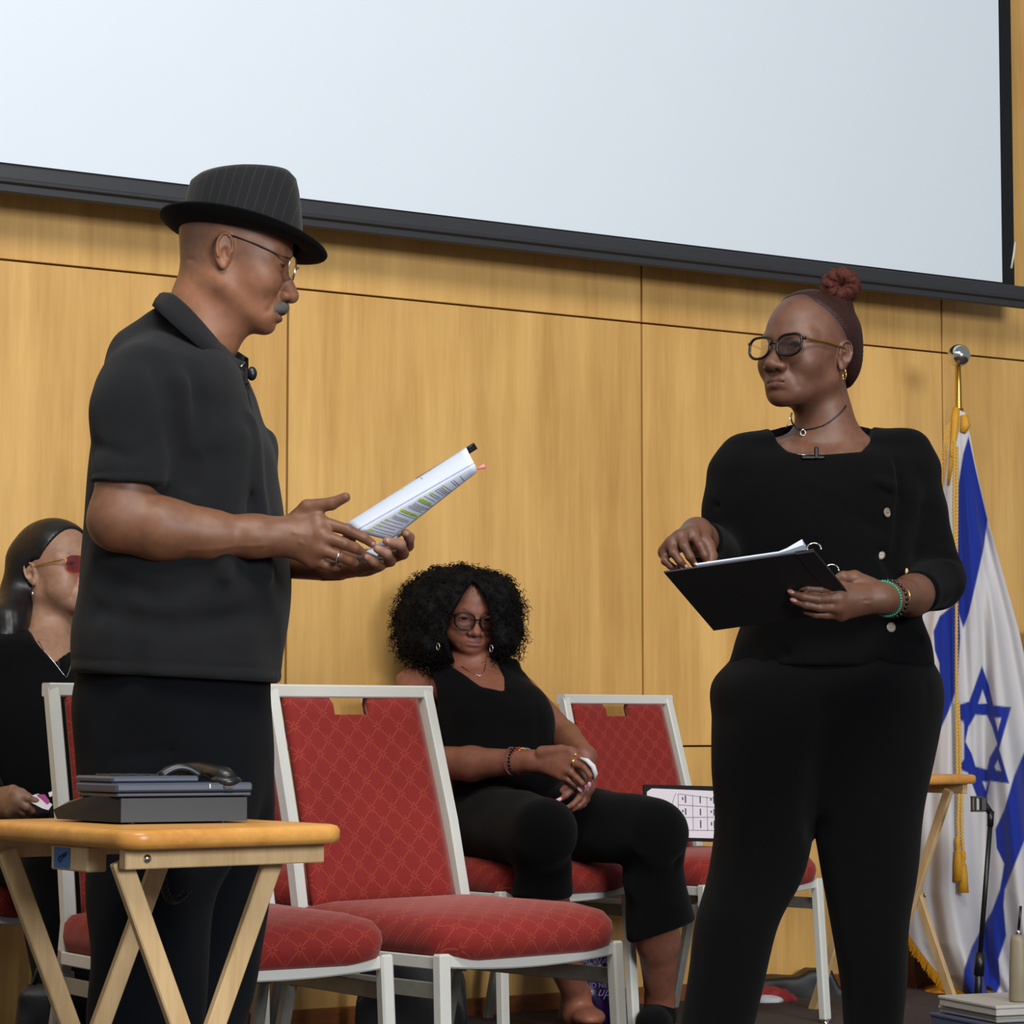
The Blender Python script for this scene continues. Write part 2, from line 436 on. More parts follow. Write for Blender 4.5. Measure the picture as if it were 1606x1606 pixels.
# ------------------------------------------------------------- sculpting with distance fields
A_ = lambda *x: np.array(x, np.float32)
def ell(p, c, r):
    r = A_(*r); q = (p - A_(*c)) / r
    k0 = np.sqrt((q*q).sum(1)) + 1e-9; q = q / r; k1 = np.sqrt((q*q).sum(1)) + 1e-9
    return k0 * (k0 - 1) / k1
def sph(p, c, r): q = p - A_(*c); return np.sqrt((q*q).sum(1)) - r
def cap(p, a, b, ra, rb=None):
    a = A_(*a); b = A_(*b); rb = ra if rb is None else rb
    ba = b - a; pa = p - a; h = np.clip((pa @ ba) / (ba @ ba + 1e-12), 0, 1)
    q = pa - h[:, None] * ba
    return np.sqrt((q*q).sum(1)) - (ra + (rb - ra) * h)
def segd(p, a, b): return cap(p, a, b, 0.0, 0.0)
def rbox(p, c, h, r, R=None):
    q = p - A_(*c)
    if R is not None: q = q @ np.array(R, np.float32).T
    q = np.abs(q) - (A_(*h) - r)
    return np.sqrt((np.maximum(q, 0)**2).sum(1)) + np.minimum(q.max(1), 0) - r
def smin(a, b, k): h = np.clip(0.5 + 0.5*(b - a)/k, 0, 1); return b*(1-h) + a*h - k*h*(1-h)
def smax(a, b, k): return -smin(-a, -b, k)
def ssub(a, b, k): return smax(a, -b, k)
def chain(p, pts, rad, k=None):
    d = None
    for i in range(len(pts) - 1):
        c = cap(p, pts[i], pts[i+1], rad[i], rad[i+1])
        d = c if d is None else (smin(d, c, k) if k else np.minimum(d, c))
    return d
def crease(p, pts, wd, amp):
    """amp > 0 cuts a soft fold line into a surface, amp < 0 raises a ridge"""
    d = None
    for i in range(len(pts) - 1):
        c = segd(p, pts[i], pts[i+1]); d = c if d is None else np.minimum(d, c)
    return amp * np.exp(-(d / wd)**2)
def wob(p, s, amp, ph=0.0):
    return amp * (np.sin(p[:, 0]*s + ph) * np.sin(p[:, 1]*s*1.13 + 1.7*ph) * np.sin(p[:, 2]*s*0.91 + 2.3*ph))
class Loft:
    """closed tube along z: rows (z, cx, cy, rx, ry)"""
    def __init__(s, rows, n=2.3, kcap=0.02, ztop=None, zbot=None):
        r = np.array(sorted(rows), float); z = r[:, 0]
        zz = np.linspace(z[0], z[-1], 160)
        out = [zz]
        for j in range(1, 5):
            y = r[:, j]; m = np.gradient(y, z)
            i = np.clip(np.searchsorted(z, zz) - 1, 0, len(z) - 2); h = z[i+1] - z[i]; t = (zz - z[i]) / h
            out.append((2*t**3-3*t**2+1)*y[i] + (t**3-2*t**2+t)*h*m[i] + (-2*t**3+3*t**2)*y[i+1] + (t**3-t**2)*h*m[i+1])
        s.t = np.array(out); s.n = n; s.k = kcap; s.z0 = z[0] if zbot is None else zbot; s.z1 = z[-1] if ztop is None else ztop
    def __call__(s, p, off=0.0, ext=False):
        z = p[:, 2]; cx, cy, rx, ry = (np.interp(z, s.t[0], s.t[j]) for j in (1, 2, 3, 4))
        rx = rx + off; ry = ry + off
        g = (np.abs((p[:, 0]-cx)/rx)**s.n + np.abs((p[:, 1]-cy)/ry)**s.n)**(1/s.n)
        d = (g - 1) * np.minimum(rx, ry)
        if not ext: d = smax(d, np.maximum(z - s.z1 - off, s.z0 - off - z), s.k)
        return d.astype(np.float32)
def rows_px(rows, Yd=0.0):
    """(v, uL, uR, Yc, hy) -> loft rows"""
    out = []
    for (v, a, b, Yc, hy) in rows:
        c = P((a+b)/2, v, Yc + Yd); l = P(a, v, Yc + Yd); r_ = P(b, v, Yc + Yd)
        out.append((c[2], c[0], c[1], (r_[0]-l[0])/2, hy))
    return out
def poly_sd(P2, poly):
    """signed distance (negative inside) of 2-D points to a polygon"""
    P2 = np.asarray(P2, np.float32); v = np.array(poly, np.float32); n = len(v)
    d = np.full(len(P2), 1e9, np.float32); s = np.ones(len(P2), np.float32)
    j = n - 1
    for i in range(n):
        e = v[j] - v[i]; w_ = P2 - v[i]
        b = w_ - e * np.clip((w_ @ e) / (e @ e + 1e-12), 0, 1)[:, None]
        d = np.minimum(d, (b*b).sum(1))
        c1 = P2[:, 1] >= v[i][1]; c2 = P2[:, 1] < v[j][1]; c3 = e[0]*w_[:, 1] > e[1]*w_[:, 0]
        f = (c1 & c2 & c3) | (~c1 & ~c2 & ~c3)
        s = np.where(f, -s, s); j = i
    return s * np.sqrt(d)
def polygonize(f, lo, hi, h, slack=1.5):
    lo = np.array(lo, np.float32); hi = np.array(hi, np.float32); B = 8
    nb = np.maximum(1, np.ceil((hi - lo) / (h * B)).astype(int)); N = nb * B
    c = [lo[i] + (np.arange(nb[i]) + 0.5) * B * h for i in range(3)]
    G = np.stack(np.meshgrid(*c, indexing='ij'), -1).reshape(-1, 3).astype(np.float32)
    dc = evalc(f, G).reshape(nb)
    keep = np.abs(dc) < B * h * 0.87 * slack
    D = np.repeat(np.repeat(np.repeat(np.where(dc < 0, -1.0, 1.0).astype(np.float32), B, 0), B, 1), B, 2)
    Kb = np.repeat(np.repeat(np.repeat(keep, B, 0), B, 1), B, 2)
    idx = np.argwhere(Kb)
    pts = lo + idx.astype(np.float32) * h
    D[Kb] = evalc(f, pts)
    # close the volume at the sides
    S = D < 0
    # surface nets
    cnt = np.zeros((N[0]-1, N[1]-1, N[2]-1), np.int8)
    for i in (0, 1):
        for j in (0, 1):
            for k in (0, 1):
                cnt += S[i:N[0]-1+i, j:N[1]-1+j, k:N[2]-1+k]
    act = (cnt > 0) & (cnt < 8)
    ci = np.argwhere(act); n = len(ci)
    if n == 0: return np.zeros((0, 3), np.float32), np.zeros((0, 4), np.int32)
    vid = np.full(act.shape, -1, np.int32); vid[act] = np.arange(n)
    acc = np.zeros((n, 3), np.float32); wt = np.zeros(n, np.float32)
    cor = [(i, j, k) for i in (0, 1) for j in (0, 1) for k in (0, 1)]
    val = {q: D[ci[:, 0]+q[0], ci[:, 1]+q[1], ci[:, 2]+q[2]] for q in cor}
    for q in cor:
        for a in range(3):
            if q[a] == 0:
                r = list(q); r[a] = 1; r = tuple(r); va = val[q]; vb = val[r]
                m = (va < 0) != (vb < 0); t = np.where(m, va / np.where(m, va - vb, 1), 0)
                e = np.zeros((n, 3), np.float32) + np.array(q, np.float32); e[:, a] += t
                acc += e * m[:, None]; wt += m
    V = lo + (ci + acc / wt[:, None]) * h
    Q = []
    for a in range(3):
        b, c_ = (a+1) % 3, (a+2) % 3
        sl0 = [slice(None)]*3; sl1 = [slice(None)]*3
        sl0[a] = slice(0, N[a]-1); sl1[a] = slice(1, N[a])
        X = S[tuple(sl0)] != S[tuple(sl1)]
        e = np.argwhere(X); ok = (e[:, b] > 0) & (e[:, c_] > 0) & (e[:, b] < N[b]-1) & (e[:, c_] < N[c_]-1); e = e[ok]
        ins = S[e[:, 0], e[:, 1], e[:, 2]]
        def g(db, dc2):
            t = e.copy(); t[:, b] -= db; t[:, c_] -= dc2; return vid[t[:, 0], t[:, 1], t[:, 2]]
        q = np.stack([g(1, 1), g(0, 1), g(0, 0), g(1, 0)], 1)
        q = np.where(ins[:, None], q, q[:, ::-1]); Q.append(q)
    Q = np.concatenate(Q); Q = Q[(Q >= 0).all(1)]
    return V.astype(np.float32), Q
def evalc(f, pts, ch=200000):
    out = np.empty(len(pts), np.float32)
    for i in range(0, len(pts), ch): out[i:i+ch] = f(pts[i:i+ch])
    return out
def bbox(pts, m): a = np.array(pts, float); return a.min(0) - m, a.max(0) + m
def sculpt(name, f, lo, hi, h, mat, parent, col=None, slack=1.5, relax=1):
    t = time.time(); V, Q = polygonize(f, lo, hi, h, slack)
    V = smoothv(V, Q, relax)
    o = link_mesh(name, V, Q, mat, parent, col=(col(V) if col else None))
    print('sculpt %-14s %7d quads %.1fs' % (name, len(Q), time.time() - t)); return o
def smoothv(V, Q, it=1, lam=0.5):
    for _ in range(it):
        s = np.zeros_like(V); c = np.zeros(len(V), np.float32)
        for i, j in ((0, 1), (1, 2), (2, 3), (3, 0)):
            for a in range(3):
                s[:, a] += np.bincount(Q[:, i], V[Q[:, j], a], len(V)) + np.bincount(Q[:, j], V[Q[:, i], a], len(V))
            c += np.bincount(Q[:, i], minlength=len(V)) + np.bincount(Q[:, j], minlength=len(V))
        V = V*(1-lam) + lam * s / np.maximum(c, 1)[:, None]
    return V.astype(np.float32)
def sculpt_multi(name, pieces, mat, parent, col):
    """one mesh out of several regions meshed at their own fineness; they meet under clothing"""
    t = time.time(); VV = []; QQ = []; n = 0
    for (f, lo, hi, h) in pieces:
        V, Q = polygonize(f, lo, hi, h); V = smoothv(V, Q, 1, 0.35); VV.append(V); QQ.append(Q + n); n += len(V)
    V = np.concatenate(VV); Q = np.concatenate(QQ)
    o = link_mesh(name, V, Q, mat, parent, col=col(V))
    print('body %-14s %7d quads %.1fs' % (name, len(Q), time.time() - t)); return o
class Frame:
    """local frame: x forward, y left, z up"""
    def __init__(s, origin, fwd, pitch=0.0, roll=0.0, k=1.0):
        f = unit((fwd[0], fwd[1], 0)); l = np.array([-f[1], f[0], 0.]); u = np.array([0, 0, 1.])
        f2 = f*cos(pitch) - u*sin(pitch); u2 = u*cos(pitch) + f*sin(pitch)      # pitch > 0 looks down
        l3 = l*cos(roll) + u2*sin(roll); u3 = u2*cos(roll) - l*sin(roll)        # roll > 0 lifts the left side
        s.R = np.array([f2, l3, u3]); s.o = np.array(origin, float); s.k = k
    def loc(s, p): return ((p - s.o.astype(np.float32)) @ s.R.T.astype(np.float32) / s.k).astype(np.float32)
    def w(s, x, y, z): return s.o + s.k * (s.R.T @ np.array([x, y, z], float))
    def wp(s, pts): return [s.w(*q) for q in pts]

def hwarp(q, o):
    """shorter lower face (zl) and flatter back of the head (bk)"""
    zl = o.get('zl', 1.0); bk = o.get('bk', 1.0)
    zf = o.get('zf', 1.0)
    if zl == 1 and bk == 1 and zf == 1: return q
    x, y, z = q[:, 0], q[:, 1], q[:, 2]
    z = np.where(z < -.004, -.004 + (z+.004)/zf, z)
    z2 = np.where(z < -.045, -.045 + (z+.045)/zl, z)
    x2 = np.where(x < -.005, -.005 + (x+.005)*bk, x) - o.get('jf', 0)*np.clip((-.05-z)/.03, 0, 1)
    return np.stack([x2, y, z2], 1).astype(np.float32)
def head_sdf(q, o):
    """q in head frame (metres, eye line at z = 0)"""
    g = o.get; q0 = q; q = hwarp(q, o)
    ay = np.abs(q[:, 1]); m = np.stack([q[:, 0], ay, q[:, 2]], 1)
    cw = g('cw', 1.0); jw = g('jw', 1.0)
    d = ell(q, (-.012, 0, .034), (.097, .0765*cw, .084))
    d = smin(d, ell(q, (.024, 0, -.012), (.060, .060*cw, .080)), .03)
    d = smin(d, cap(m, (-.002, .050*jw, -.056), (.060, .020*jw, -.092), .015, .017), .034)
    d = smin(d, ell(q, (.042, 0, -.074), (.044, .040*jw, .034)), .024)
    d = smin(d, ell(q, (.072, 0, -.099), (.0165, .021, .0165)), .016)            # chin
    d = smin(d, ell(m, (.056, .038, -.030), (.024, .022, .024)), .034)          # cheekbone
    ck = g('cheek', 0.0)
    if ck: d = smin(d, ell(m, (.045, .040, -.058), (.028, .024+ck, .026)), .025)
    d = smin(d, cap(m, (.077, .010, .017), (.060, .047, .018), .0085, .0085), .018)   # brow
    d = ssub(d, ell(m, (.095, .034, .001), (.0150, .020, .0115)), .014)           # socket
    nw = g('nose', 1.0)
    d = smin(d, chain(q, [(.078, 0, .010), (.090, 0, -.014), (.104, 0, -.038)], (.0075, .0088, .0115*nw), .004), .010)
    d = smin(d, ell(m, (.094, .0125*nw, -.043), (.0115, .0085*nw, .0088)), .006)      # wings
    d = smin(d, ell(q, (.066, 0, -.070), (.0285, .032, .024)), .018)            # muzzle
    # lids and eyes
    d = smin(d, ell(m, (.0705, .0325, .001), (.0150, .0160, .0130)), .007)
    op = g('open', .0042)
    if op: d = ssub(d, ell(m, (.086, .0325, g('lid', -.001)), (.012, .0118, op)), .0015)
    d = d + crease(m, [(.083, .018, .0085), (.084, .0325, .0125), (.074, .047, .008)], .0022, .0010)
    d = d + crease(m, [(.086, .018, -.010), (.083, .034, -.0165), (.073, .046, -.012)], .0035, g('bags', .0009))
    # folds at the mouth
    d = d + crease(m, [(.089, .0215, -.044), (.083, .033, -.060), (.074, .036, -.080)], .0065, g('fold', .0022))
    d = d + crease(q, [(.104, -.001, -.058), (.100, .001, -.062)], .0035, .0010)
    # lips
    lf = g('lips', 1.0); mo = g('mouth', 0.0)
    d = smin(d, chain(m, [(.0925, 0, -.0675), (.0895, .012, -.0675), (.0790, .0255, -.0735)], (.0052*lf, .0045*lf, .0018), .003), .0035)
    d = smin(d, chain(m, [(.0905, 0, -.0785-mo), (.0875, .012, -.0780-mo), (.0785, .0250, -.0740)], (.0062*lf, .0052*lf, .0018), .003), .0035)
    d = ssub(d, chain(m, [(.099, 0, -.0728-mo*.5), (.0945, .013, -.0728-mo*.5), (.0825, .0260, -.0738)], (.0014+mo*.6, .0013+mo*.4, .0008)), .0022)
    d = d + crease(m, [(.090, 0, -.0885-mo), (.085, .014, -.0885-mo)], .006, .0022)
    d = ssub(d, ell(m, (.0985, .0075*nw, -.0500), (.0058, .0036, .0038)), .002)      # nostrils
    # ear
    m = np.stack([q0[:, 0], np.abs(q0[:, 1]), q0[:, 2]], 1)
    c, s_ = cos(.34), sin(.34); e0 = A_(-.010, .0745*cw, -.008); r = m - e0
    ex = r[:, 0]*c - r[:, 1]*s_; ey = r[:, 0]*s_ + r[:, 1]*c; a2 = .17; es = o.get('ear', .90); r = r/es; ex = ex/es; ey = ey/es
    E = np.stack([ex*cos(a2) + r[:, 2]*sin(a2), ey, -ex*sin(a2) + r[:, 2]*cos(a2)], 1)
    ear = ell(E, (0, .001, .002), (.0165, .0050, .030))
    ear = smin(ear, ell(E, (.003, -.005, 0), (.011, .010, .020)), .006)
    hel = [(.014*cos(t), .0060, -.0000+.0060+.0240*sin(t)) for t in np.linspace(-.10*pi, 1.25*pi, 10)]
    ear = smin(ear, chain(E, hel, [.0026]*10), .002)
    ear = ssub(ear, ell(E, (.0015, .0085, -.004), (.0078, .0075, .0110)), .003)
    ear = ssub(ear, chain(E, [(.008, .0078, .018), (-.004, .0078, .024), (-.0105, .0078, .012)], (.0026, .0030, .0024)), .002)
    ear = smin(ear, ell(E, (.0095, .0030, -.004), (.0032, .0040, .0065)), .003)
    ear = smin(ear, ell(E, (.0015, .0028, -.0245), (.0070, .0042, .0080)), .003)
    d = smin(d, ear*es, .004)
    return d
def head_cols(q, o, skin):
    """true colouring of the skin: lips, brows, stubble"""
    q0 = q; q = hwarp(q, o); n = len(q); c = np.tile(np.array(skin, np.float32), (n, 1)); g = o.get
    ay = np.abs(q[:, 1]); m = np.stack([q[:, 0], ay, q[:, 2]], 1); mo = g('mouth', 0)
    def mixc(w_, col): nonlocal c; w_ = np.clip(w_, 0, 1)[:, None]; c = c*(1-w_) + np.array(col, np.float32)*w_
    dl = np.minimum(chain(m, [(.095, 0, -.0675), (.091, .012, -.0680), (.0800, .0240, -.0735)], (.0050, .0042, .0016)),
                    chain(m, [(.094, 0, -.0785-mo), (.090, .012, -.0780-mo), (.0795, .0240, -.0742)], (.0062, .0052, .0016)))
    mixc((.0008 - dl)/.0016, g('lipc', (.22, .08, .07)))
    dm = chain(m, [(.095, 0, -.0728-mo*.5), (.0925, .013, -.0728-mo*.5), (.0815, .0255, -.0738)], (.0012+mo*.5, .001+mo*.3, .0006))
    mixc((.0010 - dm)/.001, (.03, .012, .01))
    db = chain(m, [(.084, .014, .0175), (.078, .034, .0235), (.066, .050, .0175)], (.0030, .0032, .0012))
    mixc((.0030 - db)/.003*g('brow', .8), g('browc', (.012, .008, .007)))
    dk = chain(m, [(.0845, .0215, -.0025), (.0855, .033, .0022), (.0785, .0465, -.0015)], (.0010, .0014, .0010)); mixc((.0010 - dk)/.0012*g('lash', .9), (.015, .008, .006))
    if 'scalp' in o: mixc(o['scalp'](q), o['scalpc'])
    if 'extra' in o:
        for fn, cc in o['extra']: mixc(fn(q, m), cc)
    return c
def eyes(fr, parent, gaze=(0, 0), iris=(.03, .015, .01)):
    for sgn in (1, -1):
        b = MB(); c = fr.w(.0690, .0325*sgn, .0005); b.sph(c, .0128*fr.k, 20)
        V = np.array(b.v); g = unit(fr.R.T @ unit((1, gaze[0], gaze[1])))
        a = ((V - c) / (.0128*fr.k)) @ g
        col = np.where(a[:, None] > .93, (.004, .003, .003), np.where(a[:, None] > .80, iris, (.42, .36, .33)))
        link_mesh('eye', V, b.f, M['eye'], parent, col=col)
def hand_sdf(p, W, mcp, fingers, thumb, rw=.021, rm=.0125, rf=(.0098, .0090, .0082, .0070), k=.010):
    """W wrist, mcp four knuckles, fingers: list of [pip, dip, tip], thumb: [cmc, mcp, ip, tip]"""
    d = None
    for i, m_ in enumerate(mcp):
        c = cap(p, W, m_, rw*.78, rm); d = c if d is None else smin(d, c, .014)
        if i: d = smin(d, cap(p, mcp[i-1], m_, rm*.9, rm*.9), .008)
    t = chain(p, thumb, (.0165, .0125, .0098, .0078), .004); d = smin(d, t, .010)
    out = d
    for i, fg in enumerate(fingers):
        sc = (1.0, 1.03, .97, .84)[i]
        c = chain(p, [mcp[i]] + list(fg), [rm*.85*sc if j == 0 else rf[j]*sc for j in range(len(fg)+1)], .003)
        out = np.minimum(smin(d, c, .006), out) if i == 0 else np.minimum(out, smin(d, c, .006))
    return out
def nail(parent, tip, back, nrm, mat, L=.011, Wd=.0075):
    """finger nail lying on the finger end"""
    tip = np.array(tip, float); t = unit(tip - np.array(back, float)); n = np.array(nrm, float); n = unit(n - t*np.dot(n, t)); s = np.cross(n, t)
    b = MB(); b.sph(tip + n*.0050, (L/2, Wd/2, .0022), 12, (t, s, n)); return b.build('nail', mat, parent, smooth=True)
# ------------------------------------------------------------- the hall
def wall_hit(u, v, off=0.0): return ray_plane(u, v, W0 + WN*off, WN)
def wcoord(p): return float(np.dot(p - W0, WD))
def wpt(a, z, off=0.0): return np.array([*(W0 + WD*a + WN*off)[:2], z])
g = [wcoord(wall_hit(u, v)) for u, v in ((450.3, 700), (1006.0, 700), (1477.0, 560))]
PW = (g[2] - g[0]) / 2; G0 = g[0]
ZU = float(np.mean([wall_hit(u, v)[2] for u, v in ((20, 407.5), (500, 457.2), (1004.3, 507.4), (1476.5, 552.5))]))
ZL = wall_hit(1095, 1170.3)[2]
print('panel width %.3f  joints z %.3f %.3f' % (PW, ZL, ZU), 'joint x', g)
ZTOP = 4.3; NL, NR = -3, 7
A0, A1 = G0 + NL*PW, G0 + NR*PW
wall = MB().box((wpt((A0+A1)/2, ZTOP/2, -0.06)), (A1-A0, 0.08, ZTOP), (WD, -WN, (0, 0, 1))).build('wall_back', M['joint'], origin=W0)
tag(wall, kind='structure')
gap = 0.0065
for i in range(NL, NR):
    for (za, zb) in ((0.0, ZL), (ZL, ZU), (ZU, ZU+1.22), (ZU+1.22, ZTOP)):
        c = wpt(G0 + (i+.5)*PW, (za+zb)/2, -0.009)
        o = MB().box((0, 0, 0), (PW-gap, 0.022, zb-za-gap*.8), bev=0.0012).build('panel', M['panel'])
        o.location = tuple(c); o.rotation_euler = (0, 0, atan2(WD[1], WD[0]))
        o.parent = wall; o.location = tuple(c - W0)
bb = MB().box(wpt((A0+A1)/2, 0.033, 0.008), (A1-A0, 0.014, 0.066), (WD, -WN, (0, 0, 1)), 0.003).build('baseboard_back', M['baseboard'], origin=W0)
tag(bb, kind='structure')
fl = MB().slab([wpt(A0, 0, -.02), wpt(A1, 0, -.02), wpt(A1, 0, 8.5), wpt(A0, 0, 8.5)], 0.04, (0, 0, 1)).build('floor', M['carpet'], origin=(0, 6, -0.02))
for vv in (): pass
fl.location = (0, 6, -0.02-0.02+0.02); fl.data.update()
tag(fl, kind='structure')

# projection screen, parallel to the wall
SO = 0.16
sa = wcoord(ray_plane(1571.5, 430, W0 + WN*SO, WN)); zs = float(np.mean([ray_plane(u, v, W0 + WN*SO, WN)[2] for u, v in ((5, 255), (1560, 441.5))]))
sL = wcoord(ray_plane(-260, 300, W0 + WN*SO, WN)); zt = 4.05
print('screen right', sa, 'bottom', zs)
scr = empty('projection_screen', wpt((sa+sL)/2, zs, SO), 'white projection screen with black border hanging on the wood panelled wall', 'projection screen')
MB().box(wpt((sa+sL)/2, (zs+zt)/2, SO), (sa-sL, 0.002, zt-zs), (WD, -WN, (0, 0, 1))).build('screen_fabric', M['screen'], scr)
fb = MB(); bw = wcoord(ray_plane(1590.5, 430, W0 + WN*SO, WN)) - sa; bh = 0.008
fb.box(wpt(sa+bw/2, (zs-bh+zt)/2, SO), (bw, 0.003, zt-zs+bh), (WD, -WN, (0, 0, 1)))
fb.box(wpt(sL-bw/2, (zs-bh+zt)/2, SO), (bw, 0.003, zt-zs+bh), (WD, -WN, (0, 0, 1)))
fb.box(wpt((sa+sL)/2, zs-bh/2, SO), (sa-sL, 0.003, bh), (WD, -WN, (0, 0, 1)))
fb.build('border', M['screen_black'], scr)
rb = MB()
pr = [(-.012, .001), (.011, .001), (.013, -.003), (.013, -.031), (.018, -.035), (.017, -.041), (.006, -.046), (.004, -.062), (-.004, -.067), (-.012, -.060)]
rb.prism(pr, (WN, (0, 0, 1), WD), wpt((sa+sL)/2+.02, zs-bh, SO), sa-sL+2*bw+.06)
rb.build('weight_bar', M['bar'], scr, smooth=False)
MB().box(wpt((sa+sL)/2, zt+.06, SO-.05), (sa-sL+.3, .13, .13), (WD, -WN, (0, 0, 1)), .01).build('housing', M['screen_black'], scr)
cp = [ray_plane(u, v, W0 + WN*(SO+.004), WN) for u, v in ((1592, 380), (1590, 398), (1586, 421))]
MB().tube(cp, .0035, 8).build('edge_tie', M['whitemetal'], scr, smooth=True)
# ------------------------------------------------------------- banquet chairs (x right, -y forward, z up)
def rounded(w2, y0, y1, r0, r1, n=6):
    """seat outline, front is -y"""
    P_ = []
    for (cx, cy, a0, r) in ((w2-r1, y1-r1, 0, r1), (-w2+r1, y1-r1, pi/2, r1), (-w2+r0, y0+r0, pi, r0), (w2-r0, y0+r0, 1.5*pi, r0)):
        for k in range(n+1):
            a = a0 + pi/2*k/n; P_.append((cx + r*cos(a), cy + r*sin(a)))
    return P_
def make_chair():
    root = empty('banquet_chair', (0, 0, 0))
    W2, D, ZB, ZT = .208, .425, .43, .8925
    ztilt = .125
    # seat cushion: domed, rounded nose
    out = rounded(.222, -D-.020, .015, .075, .03, 7); n = len(out); V = []; Fc = []
    rings = [(.90, .392, 0), (1.0, .400, 0), (1.022, .425, 0), (1.012, .449, 0), (.965, .464, 0), (.80, .474, 0), (.45, .481, 0), (.0, .483, 0)]
    cy0 = (-D)/2
    for (sc, z, _) in rings[:-1]:
        for (x, y) in out:
            yy = cy0 + (y-cy0)*sc; xx = x*sc
            sag = -.010*max(0, (-yy-.30)/.13)**2 if z > .44 else 0
            dip = .012*(1-(xx/.22)**2)*(1 if z < .41 else 0)*max(0, min(1, (-yy-.32)/.1))
            V.append((xx, yy, z+sag-dip))
    V.append((0, cy0, .483))
    for i in range(len(rings)-2):
        for k in range(n): Fc.append((i*n+k, i*n+(k+1) % n, (i+1)*n+(k+1) % n, (i+1)*n+k))
    b = (len(rings)-2)*n
    for k in range(n): Fc.append((b+k, b+(k+1) % n, len(V)-1))
    Fc.append(tuple(range(n))[::-1])
    link_mesh('seat', V, Fc, M['star_seat'], root)
    # back upholstery with a hand slot at the top, bowed
    bx, bz0, bz1 = .181, .452, .868
    def by(x, z): return ztilt*((z-.44)/.45)**1.15 + .018*(1-(x/.2)**2)*-1*-1 + .004
    xs = sorted(set(list(np.linspace(-bx, bx, 15)) + [-.054, -.052, .052, .054])); zs_ = list(np.linspace(bz0, bz1-.036, 12)) + [bz1-.034, bz1-.012, bz1]
    def inside(x, z): return not (abs(x) < .053 and z > bz1-.035)
    grid = {}; V = []; Fc = []
    for side, off in ((0, -.019), (1, .012)):
        for i, x in enumerate(xs):
            for j, z in enumerate(zs_):
                e = min(bx-abs(x), z-bz0, bz1-z); rr = min(1, max(0, e/.014)); o2 = off*(.45+.55*sqrt(1-(1-rr)**2))
                ww = 1 - .06*((z-bz0)/(bz1-bz0))*-1 - .03
                grid[(side, i, j)] = len(V); V.append((x*(1.0-.05*(z-bz0)/.42), by(x, z)+o2, z))
    def cell(i, j): return 0 <= i < len(xs)-1 and 0 <= j < len(zs_)-1 and inside((xs[i]+xs[i+1])/2, (zs_[j]+zs_[j+1])/2)
    for i in range(len(xs)-1):
        for j in range(len(zs_)-1):
            if not cell(i, j): continue
            G = lambda s_, a, b_: grid[(s_, a, b_)]
            Fc.append((G(0, i, j), G(0, i+1, j), G(0, i+1, j+1), G(0, i, j+1)))
            Fc.append((G(1, i, j), G(1, i, j+1), G(1, i+1, j+1), G(1, i+1, j)))
            if not cell(i-1, j): Fc.append((G(0, i, j), G(0, i, j+1), G(1, i, j+1), G(1, i, j)))
            if not cell(i+1, j): Fc.append((G(0, i+1, j), G(1, i+1, j), G(1, i+1, j+1), G(0, i+1, j+1)))
            if not cell(i, j-1): Fc.append((G(0, i, j), G(1, i, j), G(1, i+1, j), G(0, i+1, j)))
            if not cell(i, j+1): Fc.append((G(0, i, j+1), G(0, i+1, j+1), G(1, i+1, j+1), G(1, i, j+1)))
    link_mesh('backrest', V, Fc, M['star_back'], root)
    # back frame: bent square tube
    fr = MB(); t = .024
    for sg in (-1, 1):
        pts = [(sg*.209, .020, .395), (sg*.208, .012, .45), (sg*.204, .050, .62), (sg*.199, .126, ZT-.012)]
        fr.sweep(pts, t, .028)
    f = lambda x: np.array([x, .126+.014*(1-(x/.21)**2), ZT-.012])
    fr.sweep([f(-.211 + .422*k/14) for k in range(15)], t+.002, .030)
    fr.build('back_frame', M['whitemetal'], root, angle=40)
    # seat frame
    sf = MB(); zf = .385
    sf.beam((-.212, .005, zf), (.212, .005, zf), .022, .022, bev=.003)
    sf.sweep([(x, -D+.010, zf+.003-.010*(1-(x/.205)**2)) for x in np.linspace(-.205, .205, 13)], .020, .024, (0, 0, 1))
    for sg in (-1, 1): sf.beam((sg*.214, .01, zf), (sg*.216, -D+.01, zf), .020, .024, bev=.002)
    sf.build('seat_frame', M['whitemetal'], root, angle=40)
    for sg in (-1, 1):
        lg = MB().beam((sg*.217, -D+.008, .402), (sg*.224, -D-.012, .028), .026, .026, (0, 1, 0), .004).build('leg', M['whitemetal'], root, angle=40)
        ft = MB(); ft.cyl((sg*.2245, -D-.0125, .028), (sg*.2245, -D-.0125, .010), .0095, 14); ft.lathe([(.012, 0), (.013, .006), (.009, .011)], (sg*.2245, -D-.0125, 0)); ft.build('glide', M['chrome'], lg, smooth=True)
        lg = MB().beam((sg*.210, .018, .40), (sg*.214, .120, .012), .024, .024, (0, 1, 0), .004).build('leg', M['galv'], root, angle=40)
        MB().lathe([(.012, 0), (.013, .008), (.009, .014)], (sg*.214, .121, 0)).build('glide', M['black_plastic'], lg, smooth=True)
        st = MB().beam((sg*.2105, .035, .335), (sg*.221, -D-.001, .335), .008, .030, bev=.0015); st.box((sg*.2075, .035, .337), (.030, .040, .044), bev=.003)
        st.build('side_stretcher', M['galv'], root, angle=40)
    return root
def copy_tree(o, parent=None):
    c = o.copy(); COL.objects.link(c)
    if parent is not None: c.parent = parent
    for ch in [x for x in o.children]: copy_tree(ch, c)
    return c
CH0 = make_chair()
